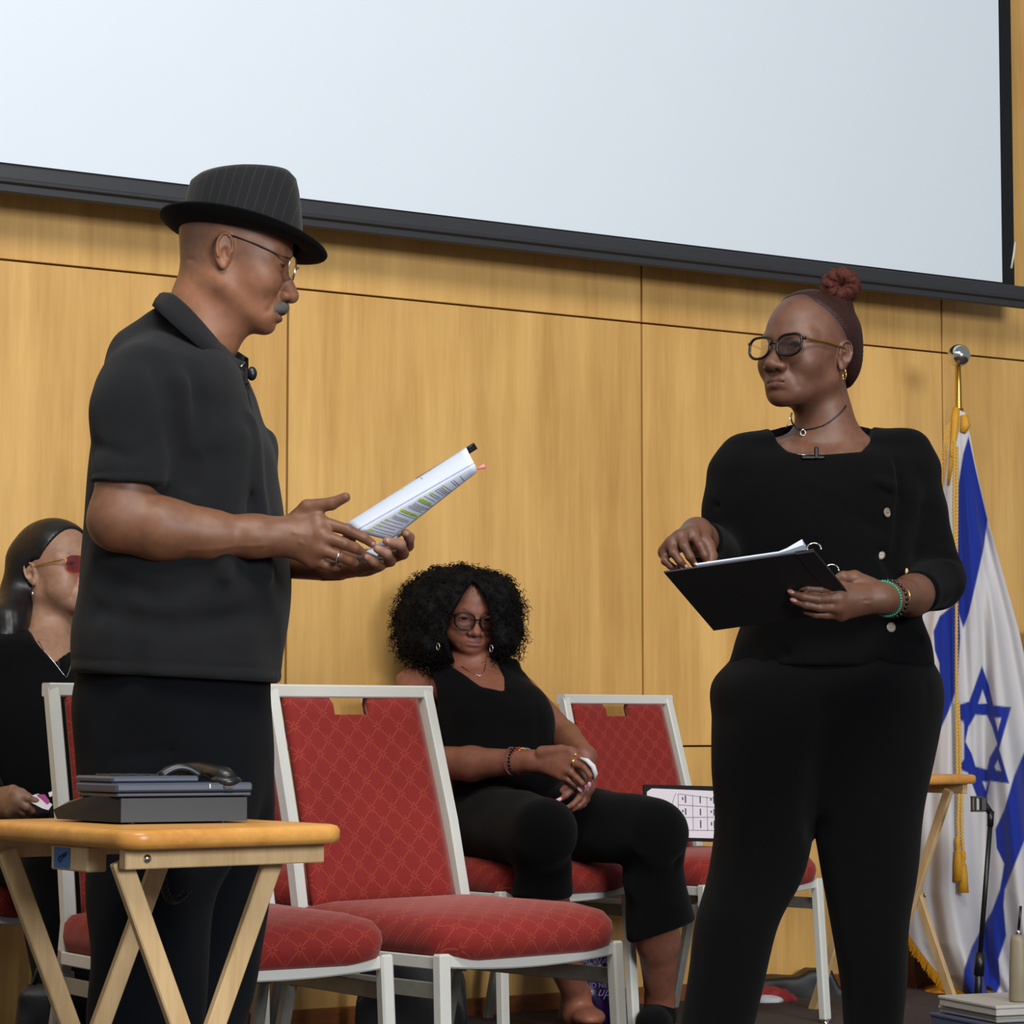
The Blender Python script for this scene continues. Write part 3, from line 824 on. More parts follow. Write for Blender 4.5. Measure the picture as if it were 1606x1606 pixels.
def place_chair(corner, u, Z, ang, label, first=False):
    """corner 'FR'/'FL' = front leg to the right / left in the photograph, seen at u, depth Z; ang = facing, degrees right of straight-at-camera"""
    a = radians(ang); fw = np.array([sin(a), -cos(a)]); wd = np.array([cos(a), sin(a)])
    X = (u-803)/F*Z; sg = 1 if corner == 'FR' else -1
    c = np.array([X, Z]) - fw*.435 - wd*sg*.222
    o = CH0 if first else copy_tree(CH0)
    o.location = (c[0], c[1], 0); o.rotation_euler = (0, 0, a)
    tag(o, label, 'chair', 'red banquet chairs on the stage')
    return c, fw, wd
chA = place_chair('FR', 975, 5.16, 42, 'empty red star-patterned banquet chair in the front row, nearest the middle of the stage', True)
chB = place_chair('FR', 616, 4.86, 33, 'red banquet chair behind the standing man, its seat corner showing beside the folding tray table')
chR = place_chair('FR', 1287, 7.20, 42, 'red banquet chair against the wall with an open binder standing on its seat')
chW = place_chair('FR', 991, 6.93, 42, 'red banquet chair under the seated woman with big curly hair')
chC = place_chair('FR', 646, 6.60, 42, 'red banquet chair in the back row, half hidden between the man and the front chair')
chE = place_chair('FL', -22, 5.92, 40, 'red banquet chair under the seated woman in red tinted glasses')
for c in (chA, chB, chR, chW, chC, chE): print('chair', c[0], 'wall gap', np.dot(np.array([*c[0], 0]) - W0, WN))

# ------------------------------------------------------------- folding tray tables
def make_tray(name, c0, e1, e2, L1, L2, zt, label, crossz=.33, spread=.40, ms=0, dow=True, inset1=.02, inset2=.045):
    """c0 near corner of the top, e1 along the short side, e2 along the long side"""
    c0 = np.array([c0[0], c0[1], 0.]); e1 = np.array([*e1, 0.]); e2 = np.array([*e2, 0.]); z = np.array([0, 0, 1.])
    root = empty(name, c0 + e1*L1/2 + e2*L2/2, label, 'tray table')
    tp = []; r = .035
    for (cx, cy, a0) in ((r, r, pi), (L1-r, r, 1.5*pi), (L1-r, L2-r, 0), (r, L2-r, .5*pi)):
        for k in range(7):
            a = a0 + pi/2*k/6; tp.append((cx + r*cos(a), cy + r*sin(a)))
    V = []; n = len(tp); cx, cy = L1/2, L2/2
    prof = [(-.010, -.026), (-.003, -.025), (.0, -.018), (.0, -.008), (-.003, -.002), (-.009, 0)]
    for (o_, h) in prof:
        for (x, y) in tp:
            dx, dy = x-cx, y-cy
            V.append(c0 + e1*(cx + dx*(1+o_/(L1/2))) + e2*(cy + dy*(1+o_/(L2/2))) + z*(zt+h))
    Fc = [(i*n+k, i*n+(k+1) % n, (i+1)*n+(k+1) % n, (i+1)*n+k) for i in range(len(prof)-1) for k in range(n)]
    Fc += [tuple(range(n))[::-1], tuple((len(prof)-1)*n+k for k in range(n))]
    link_mesh('top', V, Fc, M['traywood'], root)
    zr = zt-.026
    for y in (inset2, L2-inset2):                       # side rails carrying the bolts
        a = c0 + e1*inset1*.9 + e2*y + z*(zr-.0135); b = a + e1*(L1-2*inset1*.9)
        MB().beam(a, b, .018, .027, bev=.0015).build('apron', M['legwood'], root)
    for y, sgn in ((inset2, 1), (L2-inset2, -1)):
        mid = c0 + e1*(L1/2+ms) + e2*y; h1 = spread/2
        tz = zr-.012; k = (tz-crossz)/crossz
        for s_, off in ((1, .010*sgn+.010*sgn), (-1, .026*sgn+.010*sgn)):
            q = mid + e2*(off+.001*sgn)
            top = q - e1*s_*h1*.93 + z*(tz-.004); bot = q + e1*s_*h1 + z*.004
            MB().beam(top, bot, .014, .029, tuple(e1), .002).build('leg', M['legwood'], root)
        q = mid + e2*(-.004*sgn) + z*crossz
        MB().lathe([(.0055, 0), (.005, .002), (.002, .0035)], q, tuple(-e2*sgn), 14).build('bolt', M['gold'], root, smooth=True)
    q = c0 + e1*(inset1+.030) + e2*(inset2-.0085) + z*(zr-.0135)
    MB().lathe([(.0062, 0), (.0058, .003), (.003, .005)], q, tuple(-e2), 16).build('bolt', M['chrome'], root, smooth=True)
    # cross dowels between the two leg frames
    if dow: MB().cyl(c0 + e1*(L1/2+spread*.30) + e2*inset2 + z*.11, c0 + e1*(L1/2+spread*.30) + e2*(L2-inset2) + z*.11, .006, 10).build('dowel', M['legwood'], root, smooth=True)
    return root, c0, e1, e2
e1 = np.array([.80, .60]); e2 = np.array([-.60, .80])
Zc = 3.52; zt = .6785
trayA = make_tray('tray_table', ((203-803)/F*Zc, Zc), e1, e2, .348, .47, zt, 'wooden folding tray table in the foreground with a desk telephone on it', spread=.27, ms=-.022)
root, c0, E1, E2 = trayA
# wooden block with blue tape under the long side
k0 = c0 + E2*.145 + E1*.03 + np.array([0, 0, zt-.026-.018])
blk = MB().box(k0 + E2*.045, (.105, .03, .034), (E2, E1, (0, 0, 1)), .002).build('block', M['legwood'], root)
tp0 = k0 + E2*.064 - E1*.0157
MB().box(tp0, (.046, .0008, .028), (E2, E1, (0, 0, 1))).build('blue_tape', M['bluetape'], blk)
ink = MB()
def stroke(c, pts, r=.0007): ink.tube([c - E1*.0009 - E2*x*.046 + np.array([0, 0, 1])*y*.028 for x, y in pts], r, 5)
stroke(tp0, [(-.12, -.22), (-.2, -.05), (-.1, .1), (0, .02), (-.02, -.15), (-.12, -.22)])
stroke(tp0, [(.02, .1), (.08, .2), (.12, .0), (.2, .25), (.24, .08), (.34, .32)])
ink.build('lettering', M['ink'], blk)
e1b = np.array([.60, -.80]); e2b = np.array([.80, .60])
cr = np.array([(1443-803)/F*7.62, 7.62]); Lb1, Lb2 = .37, .42
c0b = cr - e2b*(Lb2-.045) - e1b*Lb1/2
make_tray('tray_table', c0b, e1b, e2b, Lb1, Lb2, .672, 'wooden folding tray table standing in front of the blue and white flag', spread=.30, dow=False)

# ------------------------------------------------------------- desk telephone on the near tray
def make_phone():
    Yp = 3.72; b0 = P(185, 1297, Yp); b0[2] = zt
    x1 = unit(np.array([.93, .37, 0])); y1 = unit(np.array([-.62, .78, 0]))       # rear edge, side going to the front of the phone
    Wp, Lp = .188, .190
    root = empty('desk_telephone', b0 + x1*Wp/2 + y1*Lp/2, 'black desk telephone on the foreground tray table', 'telephone')
    z = np.array([0, 0, 1.])
    pt = lambda a, b, h: b0 + x1*a + y1*b + z*h
    # lower wedge
    prof = [(0, .003), (0, .036), (.03, .042), (.06, .043), (.10, .038), (.15, .028), (Lp, .016), (Lp-.012, .003)]
    b_ = MB(); m = len(prof); V = []
    for a, ins in ((0, .006), (.004, 0), (Wp-.004, 0), (Wp, .006)):
        for (y, h) in prof: V.append(pt(a, y + (ins if y < .01 else -ins if y > .15 else 0), h - (ins*.6 if h > .02 else 0)))
    Fc = [tuple(range(m)), tuple(range(3*m, 4*m))[::-1]]
    for i in range(3):
        for k in range(m): Fc.append((i*m+k, (i+1)*m+k, (i+1)*m+(k+1) % m, i*m+(k+1) % m))
    b_.add(V, Fc); b_.build('base', M['phone'], root, angle=35)
    u_ = MB(); u_.box(pt(Wp/2, .055, .0505), (Wp+.008, .115, .0125), (x1, y1, z), .003); u_.box(pt(Wp/2, .055, .0405), (Wp+.004, .113, .0045), (x1, y1, z), .0015)
    u_.box(pt(.060, .065, .0615), (.125, .105, .0095), (x1, y1, z), .003)
    u_.build('keypad_housing', M['phone_top'], root, angle=35)
    k_ = MB()
    for i in range(4):
        for j in range(3): k_.box(pt(.03+.022*j, .05+.018*i, .0670), (.015, .011, .003), (x1, y1, z), .0015)
    k_.build('keys', M['black_plastic'], root)
    h = MB(); cx = .163
    pts = [pt(cx, .005+.02*t, .058+.016*sin(min(1, t/9)*pi)) for t in np.linspace(0, 9, 10)]
    h.tube(pts, [.013, .016, .013, .011, .0105, .0105, .011, .013, .016, .013], 12)
    h.sph(pt(cx, .018, .0575), (.023, .024, .011), 16); h.sph(pt(cx, .172, .055), (.022, .024, .013), 16)
    h.tube([pt(.085+.006*t, .05, .064+.013*sin(t/10*pi)) for t in range(11)], .007, 10)
    h.build('handset', M['black_plastic'], root, smooth=True)
    for a, c in ((.03, .02), (.16, .02), (.03, .15), (.16, .15)): MB().cyl(pt(a, c, 0), pt(a, c, .005), .006, 12).build('foot', M['black_plastic'], root)
    t = MB(); t.box(pt(.128, -.0042, .052), (.0018, .001, .006), (x1, y1, z)); t.build('indicator', M['whitemetal'], root)
    t = MB(); t.box(pt(.155, -.0046, .049), (.013, .001, .0015), (x1, y1, z)); t.box(pt(.150, -.0046, .051), (.004, .001, .003), (x1, y1, z)); t.build('jack', M['black_plastic'], root)
    # coiled cord hanging behind the tray
    cc = []
    A = P(255, 1330, 4.02); B = P(262, 1408, 4.02); C = P(292, 1398, 4.02)
    for s_ in np.linspace(0, 1, 150):
        p = (1-s_)**2*A + 2*s_*(1-s_)*(2*B-.5*A-.5*C) + s_*s_*C + np.array([0, .02*s_, 0])
        a = s_*2*pi*16; cc.append(p + .0045*np.array([cos(a), .4*sin(a), sin(a)]))
    c2 = [pt(.06, .10, .03), pt(.06, .20, .03), pt(.05, .30, .01), A + np.array([0, 0, .06]), A]
    cm = MB(); cm.tube(cc, .0016, 6); cm.build('coiled_cord', M['black_plastic'], root, smooth=True)
    return root
make_phone()
# ------------------------------------------------------------- spectacles
def glasses(parent, fr, lens_c=(.099, .0325, -.003), hw=.0245, hh=.0185, r=.0020, shape=2.6, frame=None, lens=None, temple=None, wrap=.10, ear=(-.012, .0765, .006), tilt=.08, up=1.15, rimless=False, dn=.07, tr=.0018, bridge=.004):
    root_pts = []
    rim = MB()
    for sg in (1, -1):
        c = np.array([lens_c[0], lens_c[1]*sg, lens_c[2]])
        ax = unit((-wrap, sg, 0)); ay = unit((-tilt, 0, 1)); pts = []
        for k in range(72):
            a = 2*pi*k/72; ca, sa = cos(a), sin(a)
            x = hw*abs(ca)**(2/shape)*(1 if ca > 0 else -1); y = hh*abs(sa)**(2/shape)*(1 if sa > 0 else -1)
            if y > 0: x *= 1 + (up-1)*max(0, ca)*sa*.6
            if ca > 0 and sa > 0: y *= 1 + (up-1)*ca*sa
            if y < 0: x *= 1 - dn*sa*sa
            pts.append(fr.w(*(c + ax*x + ay*y)))
        if not rimless: rim.tube(pts, r*fr.k, 8, closed=True)
        else: rim.tube(pts[:36], .0006, 5)
        cc = fr.w(*c); n = len(pts); ln = MB()
        ln.add(pts + [cc], [(k, (k+1) % n, n) for k in range(n)])
        ln.build('lens', M[lens], parent)
        hinge = c + ax*hw*1.02*(1 + (up-1)*.5) + ay*hh*.55
        e = np.array([ear[0], ear[1]*sg, ear[2]])
        t_ = MB().tube([fr.w(*hinge), fr.w(*(hinge + np.array([-.012, sg*.002, 0]))), fr.w(*(hinge*.45 + e*.55 + np.array([0, sg*.003, .001]))), fr.w(*e), fr.w(e[0]-.016, e[1]-.002*sg, e[2]-.020)], [tr*fr.k]*4 + [tr*.7], 6)
        t_.build('temple', M[temple or frame], parent, smooth=True)
        rim.tube([fr.w(*hinge), fr.w(*(hinge + np.array([-.006, sg*.001, 0])))], r*1.3, 6)
    c = np.array([lens_c[0], lens_c[1], lens_c[2]])
    i0 = c + unit((-wrap, 1, 0))*-hw*.97 + np.array([0, 0, bridge])
    rim.tube([fr.w(*i0), fr.w(i0[0]+.005, 0, i0[2]+.003), fr.w(i0[0], -i0[1], i0[2])], r*fr.k*.95, 8)
    rim.build('glasses', M[frame], parent, smooth=True)

# ------------------------------------------------------------- the standing man
def build_man():
    Y = 4.30; S = lambda u, v, d=0.0: P(u, v, Y+d)
    base = np.array([S(275, 1500)[0], Y, 0])
    man = empty('person', base, 'standing man in a black pinstriped hat and charcoal polo shirt, reading from held papers', 'person')
    yaw = unit((.995, .06, 0))
    ear = S(351, 396, -.075); k = 1.03
    fr0 = Frame((0, 0, 0), yaw, radians(14.5), 0, k); off = fr0.w(-.009, -.070, -.010)
    fr = Frame(ear - off, yaw, radians(14.5), 0, k)
    Fm = dict(zl=.90, bk=1.17, jf=.004, lips=1.12, fold=.0018, nose=1.12, open=.0030, lid=-.0030, jw=1.0, bags=.0022, brow=.5, lipc=(.20, .085, .065),
              mouth=.004, scalp=lambda q: np.clip((q[:, 2]-.020 + .35*np.minimum(0, q[:, 0]+.01) - np.maximum(0, q[:, 0]-.02)*.9)/.03, 0, 1)*.55 + np.clip((-q[:, 0]-.02)/.03, 0, 1)*np.clip((q[:, 2]+.055)/.03, 0, 1)*.35, scalpc=(.075, .055, .045))
    skin = srgb('8C5E44')[:3]
    # garment volumes ------------------------------------------------
    T = Loft(rows_px([(505, 240, 335, Y+.02, .05), (528, 208, 350, Y+.02, .085), (556, 184, 366, Y+.01, .135), (590, 164, 386, Y, .185), (613, 154, 396, Y, .208),
        (663, 150, 411, Y, .205), (700, 148, 428, Y, .203), (755, 144, 438, Y, .200), (805, 140, 445, Y, .200), (889, 130, 453, Y, .205), (930, 126, 452, Y, .208), (993, 116, 447, Y, .208), (1030, 116, 443, Y, .206), (1085, 119, 441, Y, .206)]), n=2.35, kcap=.03)
    sh = S(222, 552, -.165); el = S(178, 826, -.205)
    shl = S(250, 590, .155); ell_ = S(240, 820, .200)
    def arm_l(p): return chain(p, [shl, ell_], (.070, .066), .02)
    def polo(p):
        d = T(p)
        d = smin(d, cap(p, S(276, 562, -.050), S(226, 588, -.130), .040, .047), .035)
        d = smin(d, cap(p, S(300, 562, .04), S(235, 592, .135), .045, .050), .035)
        d = smin(d, cap(p, S(282, 512, .0), S(224, 562, .0), .046, .056), .03)
        arm = chain(p, [S(228, 606, -.142), S(212, 650, -.168), S(203, 775, -.190)], (.058, .0645, .064), .02)
        sl = smax(arm, -(P2(p, (130, 777), (270, 777), 0)), .003)
        d = smin(d, sl, .028)
        d = smin(d, smax(arm_l(p), -(p[:, 2] - S(200, 775, .2)[2]), .004), .03)
        # pocket standing off on the far chest
        d = smin(d, ell(p, S(420, 705, .05), (.016, .045, .030)), .010)
        # folds
        d = d + crease(p, [S(246, 560, -.20), S(268, 640, -.22), S(283, 720, -.20), S(268, 790, -.2)], .018, 0.0140)
        d = d + crease(p, [S(262, 575, -.21), S(290, 640, -.20), S(300, 700, -.19)], .020, -0.0050)
        d = d + crease(p, [S(300, 560, -.18), S(312, 650, -.19), S(300, 760, -.19)], .013, 0.0085)
        d = d + crease(p, [S(372, 690, -.14), S(362, 800, -.18), S(350, 900, -.2)], .018, -0.0136) + crease(p, [S(340, 720, -.19), S(330, 820, -.2)], .018, 0.0102)
        d = d + crease(p, [S(395, 660, -.10), S(408, 760, -.13), S(420, 900, -.12)], .014, -0.0102) + crease(p, [S(385, 700, -.1), S(392, 800, -.14), S(398, 900, -.16)], .012, 0.0102)
        d = d + crease(p, [S(150, 700, -.21), S(200, 715, -.25), S(245, 690, -.24)], .012, 0.0059)
        d = d + crease(p, [S(150, 900, -.17), S(250, 935, -.21), S(330, 905, -.21)], .016, 0.0085) + crease(p, [S(160, 960, -.17), S(280, 985, -.21), S(420, 960, -.14)], .02, 0.0085)
        d = d + crease(p, [S(205, 1060, -.21), S(200, 990, -.21), S(180, 930, -.2)], .02, 0.0102)
        d = d + wob(p, 22, .0035) + wob(p, 47, .0012, 1.0)
        # placket opening
        d = d + crease(p, [S(383, 590, -.06), S(386, 620, -.065), S(389, 655, -.07)], .0045, .007)
        # hem
        hz = S(198, 1060, 0)[2] + (p[:, 0]-S(198, 1060)[0]) * (S(439, 1072)[2]-S(198, 1060)[2])/(S(439, 1072)[0]-S(198, 1060)[0])
        d = smax(d, hz - p[:, 2], .003)
        d = d + .0022*np.exp(-((p[:, 2]-hz-.020)/.0025)**2)
        d = d + .0022*np.exp(-((P2(p, (130, 762), (270, 762), 0))/.0025)**2)*(p[:, 0] < S(262, 0)[0])*(p[:, 1] < Y-.1)
        # open neck
        nk = cap(p, S(318, 400, 0), S(300, 520, 0), .062, .060)
        d = smax(d, -(nk+.004), .004)
        return d
    def P2(p, a, b, d0):
        """signed height above the image line a-b (positive above)"""
        A = S(a[0], a[1]); B = S(b[0], b[1])
        return p[:, 2] - (A[2] + (p[:, 0]-A[0])*(B[2]-A[2])/(B[0]-A[0]))
    lo, hi = bbox([S(105, 1085, -.27), S(465, 445, .27)], .03)
    sculpt('polo_shirt', polo, lo, hi, .0046, M['polo'], man)
    # collar: folded band around the neck
    col = MB(); ring_in = []; ring_out = []; n = 30
    cpts = []
    def collar_pts():
        top = [S(378, 566, -.010), S(358, 556, -.045), S(330, 518, -.074), S(300, 484, -.076), (S(272, 459, -.060)), S(255, 458, -.01), S(258, 458, .035), S(290, 478, .065), S(330, 515, .060), S(362, 545, .030), S(384, 560, .004)]
        bot = [S(372, 588, -.055), S(342, 570, -.108), S(306, 540, -.128), S(272, 510, -.124), (S(249, 488, -.088)), S(240, 478, -.01), S(246, 482, .06), S(280, 505, .10), S(325, 540, .10), S(362, 575, .070), S(384, 590, .02)]
        return top, bot
    top, bot = collar_pts()
    def resamp(pts, m):
        pts = np.array(pts); s = np.r_[0, np.cumsum(np.linalg.norm(np.diff(pts, axis=0), axis=1))]; x = np.linspace(0, s[-1], m)
        # Catmull-Rom like smoothing
        out = np.array([np.interp(x, s, pts[:, j]) for j in range(3)]).T
        for _ in range(2): out[1:-1] = (out[:-2] + 2*out[1:-1] + out[2:])/4
        return out
    m = 40; tt = resamp(top, m); bt = resamp(bot, m); V = []; Fc = []; L = 5
    cen = S(315, 500, 0)
    for i in range(m):
        t_, b_ = tt[i], bt[i]; o = unit(np.array([*(t_-cen)[:2], 0]))
        inner = t_ - np.array([0, 0, .022]) - o*.004
        for q in (inner, t_, t_ + o*.006 + np.array([0, 0, -.002]), (t_+b_)/2 + o*.006, b_ + o*.003, b_ - o*.001, (t_+b_)/2 + o*.002): V.append(q)
    K = 7
    for i in range(m-1):
        for j in range(K-1): Fc.append((i*K+j, i*K+j+1, (i+1)*K+j+1, (i+1)*K+j))
    Fc += [tuple(range(K)), tuple((m-1)*K+j for j in range(K))[::-1]]
    link_mesh('collar', V, Fc, M['polo'], man)
    pk = MB(); pk.slab([S(381, 592, -.068), S(384, 600, -.068), S(392, 652, -.082), S(388, 660, -.082), S(383, 640, -.080), S(379, 610, -.076)], .004); 
    # trousers --------------------------------------------------------
    Ln = Loft(rows_px([(1030, 135, 425, Y, .185), (1080, 122, 420, Y, .185), (1180, 119, 424, Y-.004, .17), (1290, 128, 400, Y-.05, .12), (1400, 140, 345, Y-.085, .095), (1500, 143, 330, Y-.09, .09), (1606, 134, 315, Y-.095, .09), (1800, 150, 300, Y-.10, .085), (1878, 150, 300, Y-.10, .085)]), n=2.2)
    Lf = Loft(rows_px([(1060, 150, 418, Y, .17), (1180, 150, 425, Y+.02, .15), (1290, 190, 428, Y+.07, .11), (1400, 225, 425, Y+.09, .095), (1500, 235, 410, Y+.10, .09), (1606, 240, 388, Y+.10, .09), (1800, 250, 375, Y+.10, .085), (1878, 250, 375, Y+.10, .085)]), n=2.2)
    def slacks(p):
        d = smin(Ln(p), Lf(p), .02)
        d = d + crease(p, [S(300, 1330, -.12), S(306, 1606, -.15)], .03, .006) + crease(p, [S(160, 1190, -.16), S(268, 1178, -.17)], .006, .004) + crease(p, [S(268, 1120, -.17), S(268, 1250, -.17)], .006, .003)
        d = d + wob(p, 20, .005, 2) + wob(p, 43, .002, 1)
        return smax(d, .030 - p[:, 2], .004)
    lo, hi = bbox([(S(105, 1200)[0], Y-.22, .02), (S(440, 1200)[0], Y+.24, S(0, 1030)[2])], .02)
    sculpt('trousers', slacks, lo, hi, .008, M['slacks'], man)
    for dy in (-.10, .10):
        sx = S(260 if dy < 0 else 330, 1800)[0]
        sculpt('shoe', lambda p, dy=dy, sx=sx: smax(smin(ell(p, (sx+.03, Y+dy, .035), (.14, .05, .045)), ell(p, (sx-.06, Y+dy, .06), (.06, .042, .07)), .03), .002-p[:, 2], .003), (sx-.16, Y+dy-.07, 0), (sx+.2, Y+dy+.07, .15), .008, M['black_leather'], man)
    # body ------------------------------------------------------------
    W = S(440, 842, -.16)
    Wf = S(520, 884, -.02)
    elf = S(255, 850, .19)
    mcp = [S(497, 817, -.165), S(505, 840, -.178), S(500, 860, -.176), S(488, 877, -.166)]
    fing = [[S(545, 831, -.170), S(570, 843, -.162), S(583, 852, -.156)],
            [S(540, 853, -.182), S(556, 859, -.172), S(565, 864, -.160)],
            [S(530, 872, -.180), S(546, 878, -.168), S(556, 883, -.155)],
            [S(510, 886, -.170), S(523, 889, -.158), S(530, 890, -.148)]]
    thumb = [S(462, 820, -.150), S(482, 796, -.158), S(520, 790, -.168), S(542, 780, -.175)]
    mcf = [S(602, 872, -.050), S(592, 882, -.062), S(576, 888, -.070), S(560, 890, -.075)]
    fif = [[S(640, 856, -.075), S(642, 843, -.105), S(636, 836, -.125)],
           [S(632, 868, -.100), S(628, 854, -.140), S(607, 849, -.155)],
           [S(612, 880, -.115), S(606, 868, -.150), S(592, 861, -.160)],
           [S(596, 888, -.115), S(584, 880, -.145), S(575, 874, -.155)]]
    thf = [S(530, 872, -.02), S(545, 850, -.02), S(552, 835, -.05), S(560, 829, -.07)]
    def hand(p): return hand_sdf(p, W, mcp, fing, thumb, rw=.028, rm=.0125)
    def handf(p): return hand_sdf(p, Wf, mcf, fif, thf, rw=.026, rm=.0130)
    def near_arm(p):
        d = cap(p, S(206, 700, -.18), S(190, 815, -.2), .050, .046)
        d = smin(d, chain(p, [S(184, 816, -.2), S(250, 828, -.200), S(330, 839, -.185), S(400, 841, -.17), S(452, 842, -.158)], (.0445, .0445, .0355, .0305, .0285), .02), .02)
        d = smin(d, ell(p, S(262, 832, -.19), (.07, .044, .040)), .02)
        d = smin(d, hand(p), .012)
        d = d + crease(p, [S(470, 850, -.19), S(492, 862, -.195)], .003, -.0016) + crease(p, [S(462, 835, -.19), S(495, 840, -.195)], .003, -.0014) + crease(p, [S(300, 862, -.22), S(420, 856, -.2)], .004, -.0012)
        return d + wob(p, 130, .0003)
    def far_arm(p):
        d = chain(p, [shl, elf, S(420, 872, .10), Wf], (.05, .044, .035, .028), .02)
        return smin(d, handf(p), .012)
    nb = S(306, 524, .0)
    def headneck(p):
        q = fr.loc(p); d = head_sdf(q, Fm) * k
        d = smax(d, (fr.loc(p)[:, 2] - .074)*k, .03)
        d = smin(d, cap(p, fr.w(-.020, 0, -.035), nb, .055, .060), .030)
        d = smin(d, cap(p, fr.w(.020, 0, -.085), S(335, 530, 0), .034, .042), .03)
        d = d + crease(p, [fr.w(-.055, -.05, -.030), fr.w(-.075, 0, -.028)], .004, .0016)
        return d
    def coarse(p):
        d = T(p, -.018)
        d = smin(d, Ln(p, -.012), .02); d = smin(d, Lf(p, -.012), .02)
        d = smin(d, cap(p, S(236, 620, -.125), S(206, 700, -.17), .04, .045), .03); d = smin(d, cap(p, S(236, 620, .125), elf, .04, .045), .03)
        d = smin(d, cap(p, S(305, 520, 0), S(290, 580, 0), .05, .06), .03)
        return smax(d, .04 - p[:, 2], .01)
    pieces = []
    lo, hi = bbox([S(240, 555, -.12), S(500, 255, .12)], .02); pieces.append((headneck, lo, hi, .0019))
    lo, hi = bbox([S(120, 700, -.27), S(600, 900, -.10)], .015); pieces.append((near_arm, lo, hi, .0022))
    lo, hi = bbox([S(420, 820, -.19), S(660, 905, .16)], .015); pieces.append((far_arm, lo, hi, .0022))
    lo, hi = bbox([(S(105, 1200)[0], Y-.25, .0), (S(440, 1200)[0], Y+.25, S(0, 470)[2])], .02); pieces.append((coarse, lo, hi, .014))
    palm = srgb('B0806A')[:3]
    def col(V):
        q = fr.loc(V); c = head_cols(q, Fm, skin)
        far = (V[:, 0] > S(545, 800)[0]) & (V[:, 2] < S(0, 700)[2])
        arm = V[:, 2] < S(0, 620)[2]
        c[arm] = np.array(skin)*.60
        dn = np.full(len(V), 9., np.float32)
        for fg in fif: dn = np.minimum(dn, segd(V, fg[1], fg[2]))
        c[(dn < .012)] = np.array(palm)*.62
        return c
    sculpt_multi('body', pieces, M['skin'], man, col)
    for t_, b_ in ((fing[0][2], fing[0][1]),): nail(man, t_, b_, S(590, 840, -.35) - t_, M['nail'])
    nail(man, thumb[3], thumb[2], (0, -.5, .8), M['nail'])
    nail(man, fif[0][2], fif[0][1], (0, -1, .1), M['nail'], .012, .010); nail(man, fif[1][2], fif[1][1], (0, -1, .1), M['nail'], .012, .010)
    eyes(fr, man, (.0, -.35))
    # moustache
    def mst(p):
        q = fr.loc(p); m_ = np.stack([q[:, 0], np.abs(q[:, 1]), q[:, 2]], 1)
        d = chain(m_, [(.0985, 0, -.0600), (.0945, .012, -.0615), (.0850, .0235, -.0680), (.078, .030, -.078)], (.0088, .0090, .0078, .0040), .003)
        n_ = np.sin(q[:, 1]*1500 + np.sin(q[:, 2]*300)) * .0004 + wob(q, 900, .0005)
        return (d + n_) * k
    lo, hi = bbox([fr.w(.06, -.035, -.09), fr.w(.11, .035, -.045), fr.w(.06, .035, -.045), fr.w(.11, -.035, -.09)], .01)
    sculpt('moustache', mst, lo, hi, .0011, M['moustache'], man)
    glasses(man, fr, lens_c=(.096, .0320, .001), hw=.0215, hh=.0160, r=.0009, frame='silver', lens='lens_grey', temple='tortoise', tilt=.05, wrap=.2, ear=(-.004, .078, .018), up=1.05, tr=.0012)
    # hat ---------------------------------------------------------------
    hp = radians(9.5); hc = P(381, 374, Y) ; hf = Frame(hc, (1, .02, 0), hp, -radians(5.5), 1)
    hat = MB(); n = 64; V = []; Fc = []
    prof = [(1.0, 0.0), (1.0, .014), (.99, .036), (.965, .060), (.93, .082), (.885, .098), (.78, .108), (.60, .110), (.30, .106), (.06, .104)]
    for (r, h) in prof:
        for k2 in range(n):
            a = 2*pi*k2/n; x = .0985*cos(a); y = .083*sin(a)
            tp = 1 - .10*max(0, h/.1)*(cos(a) > 0)*cos(a)*.6
            dent = -.012*max(0, (.75-r))/.75*1 + .85*x*r*(h/.1)*.10 + .012*(h/.1)*r*cos(a)
            pinch = 1 - .10*(h/.1)*max(0, cos(a))*abs(sin(a))
            V.append(hf.w(x*r*tp + .001 - .150*h, y*r*pinch, h + dent - .004))
    m = len(prof)
    Fc = [(i*n+j, i*n+(j+1) % n, (i+1)*n+(j+1) % n, (i+1)*n+j) for i in range(m-1) for j in range(n)] + [tuple((m-1)*n+j for j in range(n))]
    hroot = empty('hat', hc); hroot.parent = man; hroot.location = tuple(hc - base); hroot['label'] = 'black pinstriped short-brimmed hat'
    link_mesh('crown', V, Fc, M['pinstripe'], hroot)
    V = []; rows = [(.965, -.002), (1.0, -.004), (1.15, -.004), (1.30, -.002), (1.42, .002), (1.435, .0045), (1.42, .006), (1.30, .002), (1.15, 0.0), (.98, .001)]
    for (r, h) in rows:
        for j in range(n):
            a = 2*pi*j/n; rx = .0985*r if r < 1.01 else .0985 + (.140-.0985)*(r-1)/.435; ry = .083*r if r < 1.01 else .083 + (.143-.083)*(r-1)/.435
            t_ = max(0, (r-1)/.435)
            cur = t_**1.6*(.006*abs(sin(a))**2 + .010*max(0, -cos(a)) - .008*max(0, cos(a)))
            V.append(hf.w(rx*cos(a), ry*sin(a), h + cur))
    m = len(rows)
    Fc = [(i*n+j, i*n+(j+1) % n, (i+1)*n+(j+1) % n, (i+1)*n+j) for i in range(m-1) for j in range(n)]
    link_mesh('brim', V, Fc, M['felt'], hroot)
    # ring on the near hand, lapel microphone
    rg = S(531, 875, -.18); ax = unit(fing[2][0] - mcp[2]); u_ = unit(np.cross(ax, (0, 0, 1))); v_ = np.cross(ax, u_)
    MB().tube([rg + .0098*(u_*cos(a) + v_*sin(a)) for a in np.linspace(0, 2*pi, 24, endpoint=False)], .0016, 8, closed=True).build('ring', M['silver'], man, smooth=True)
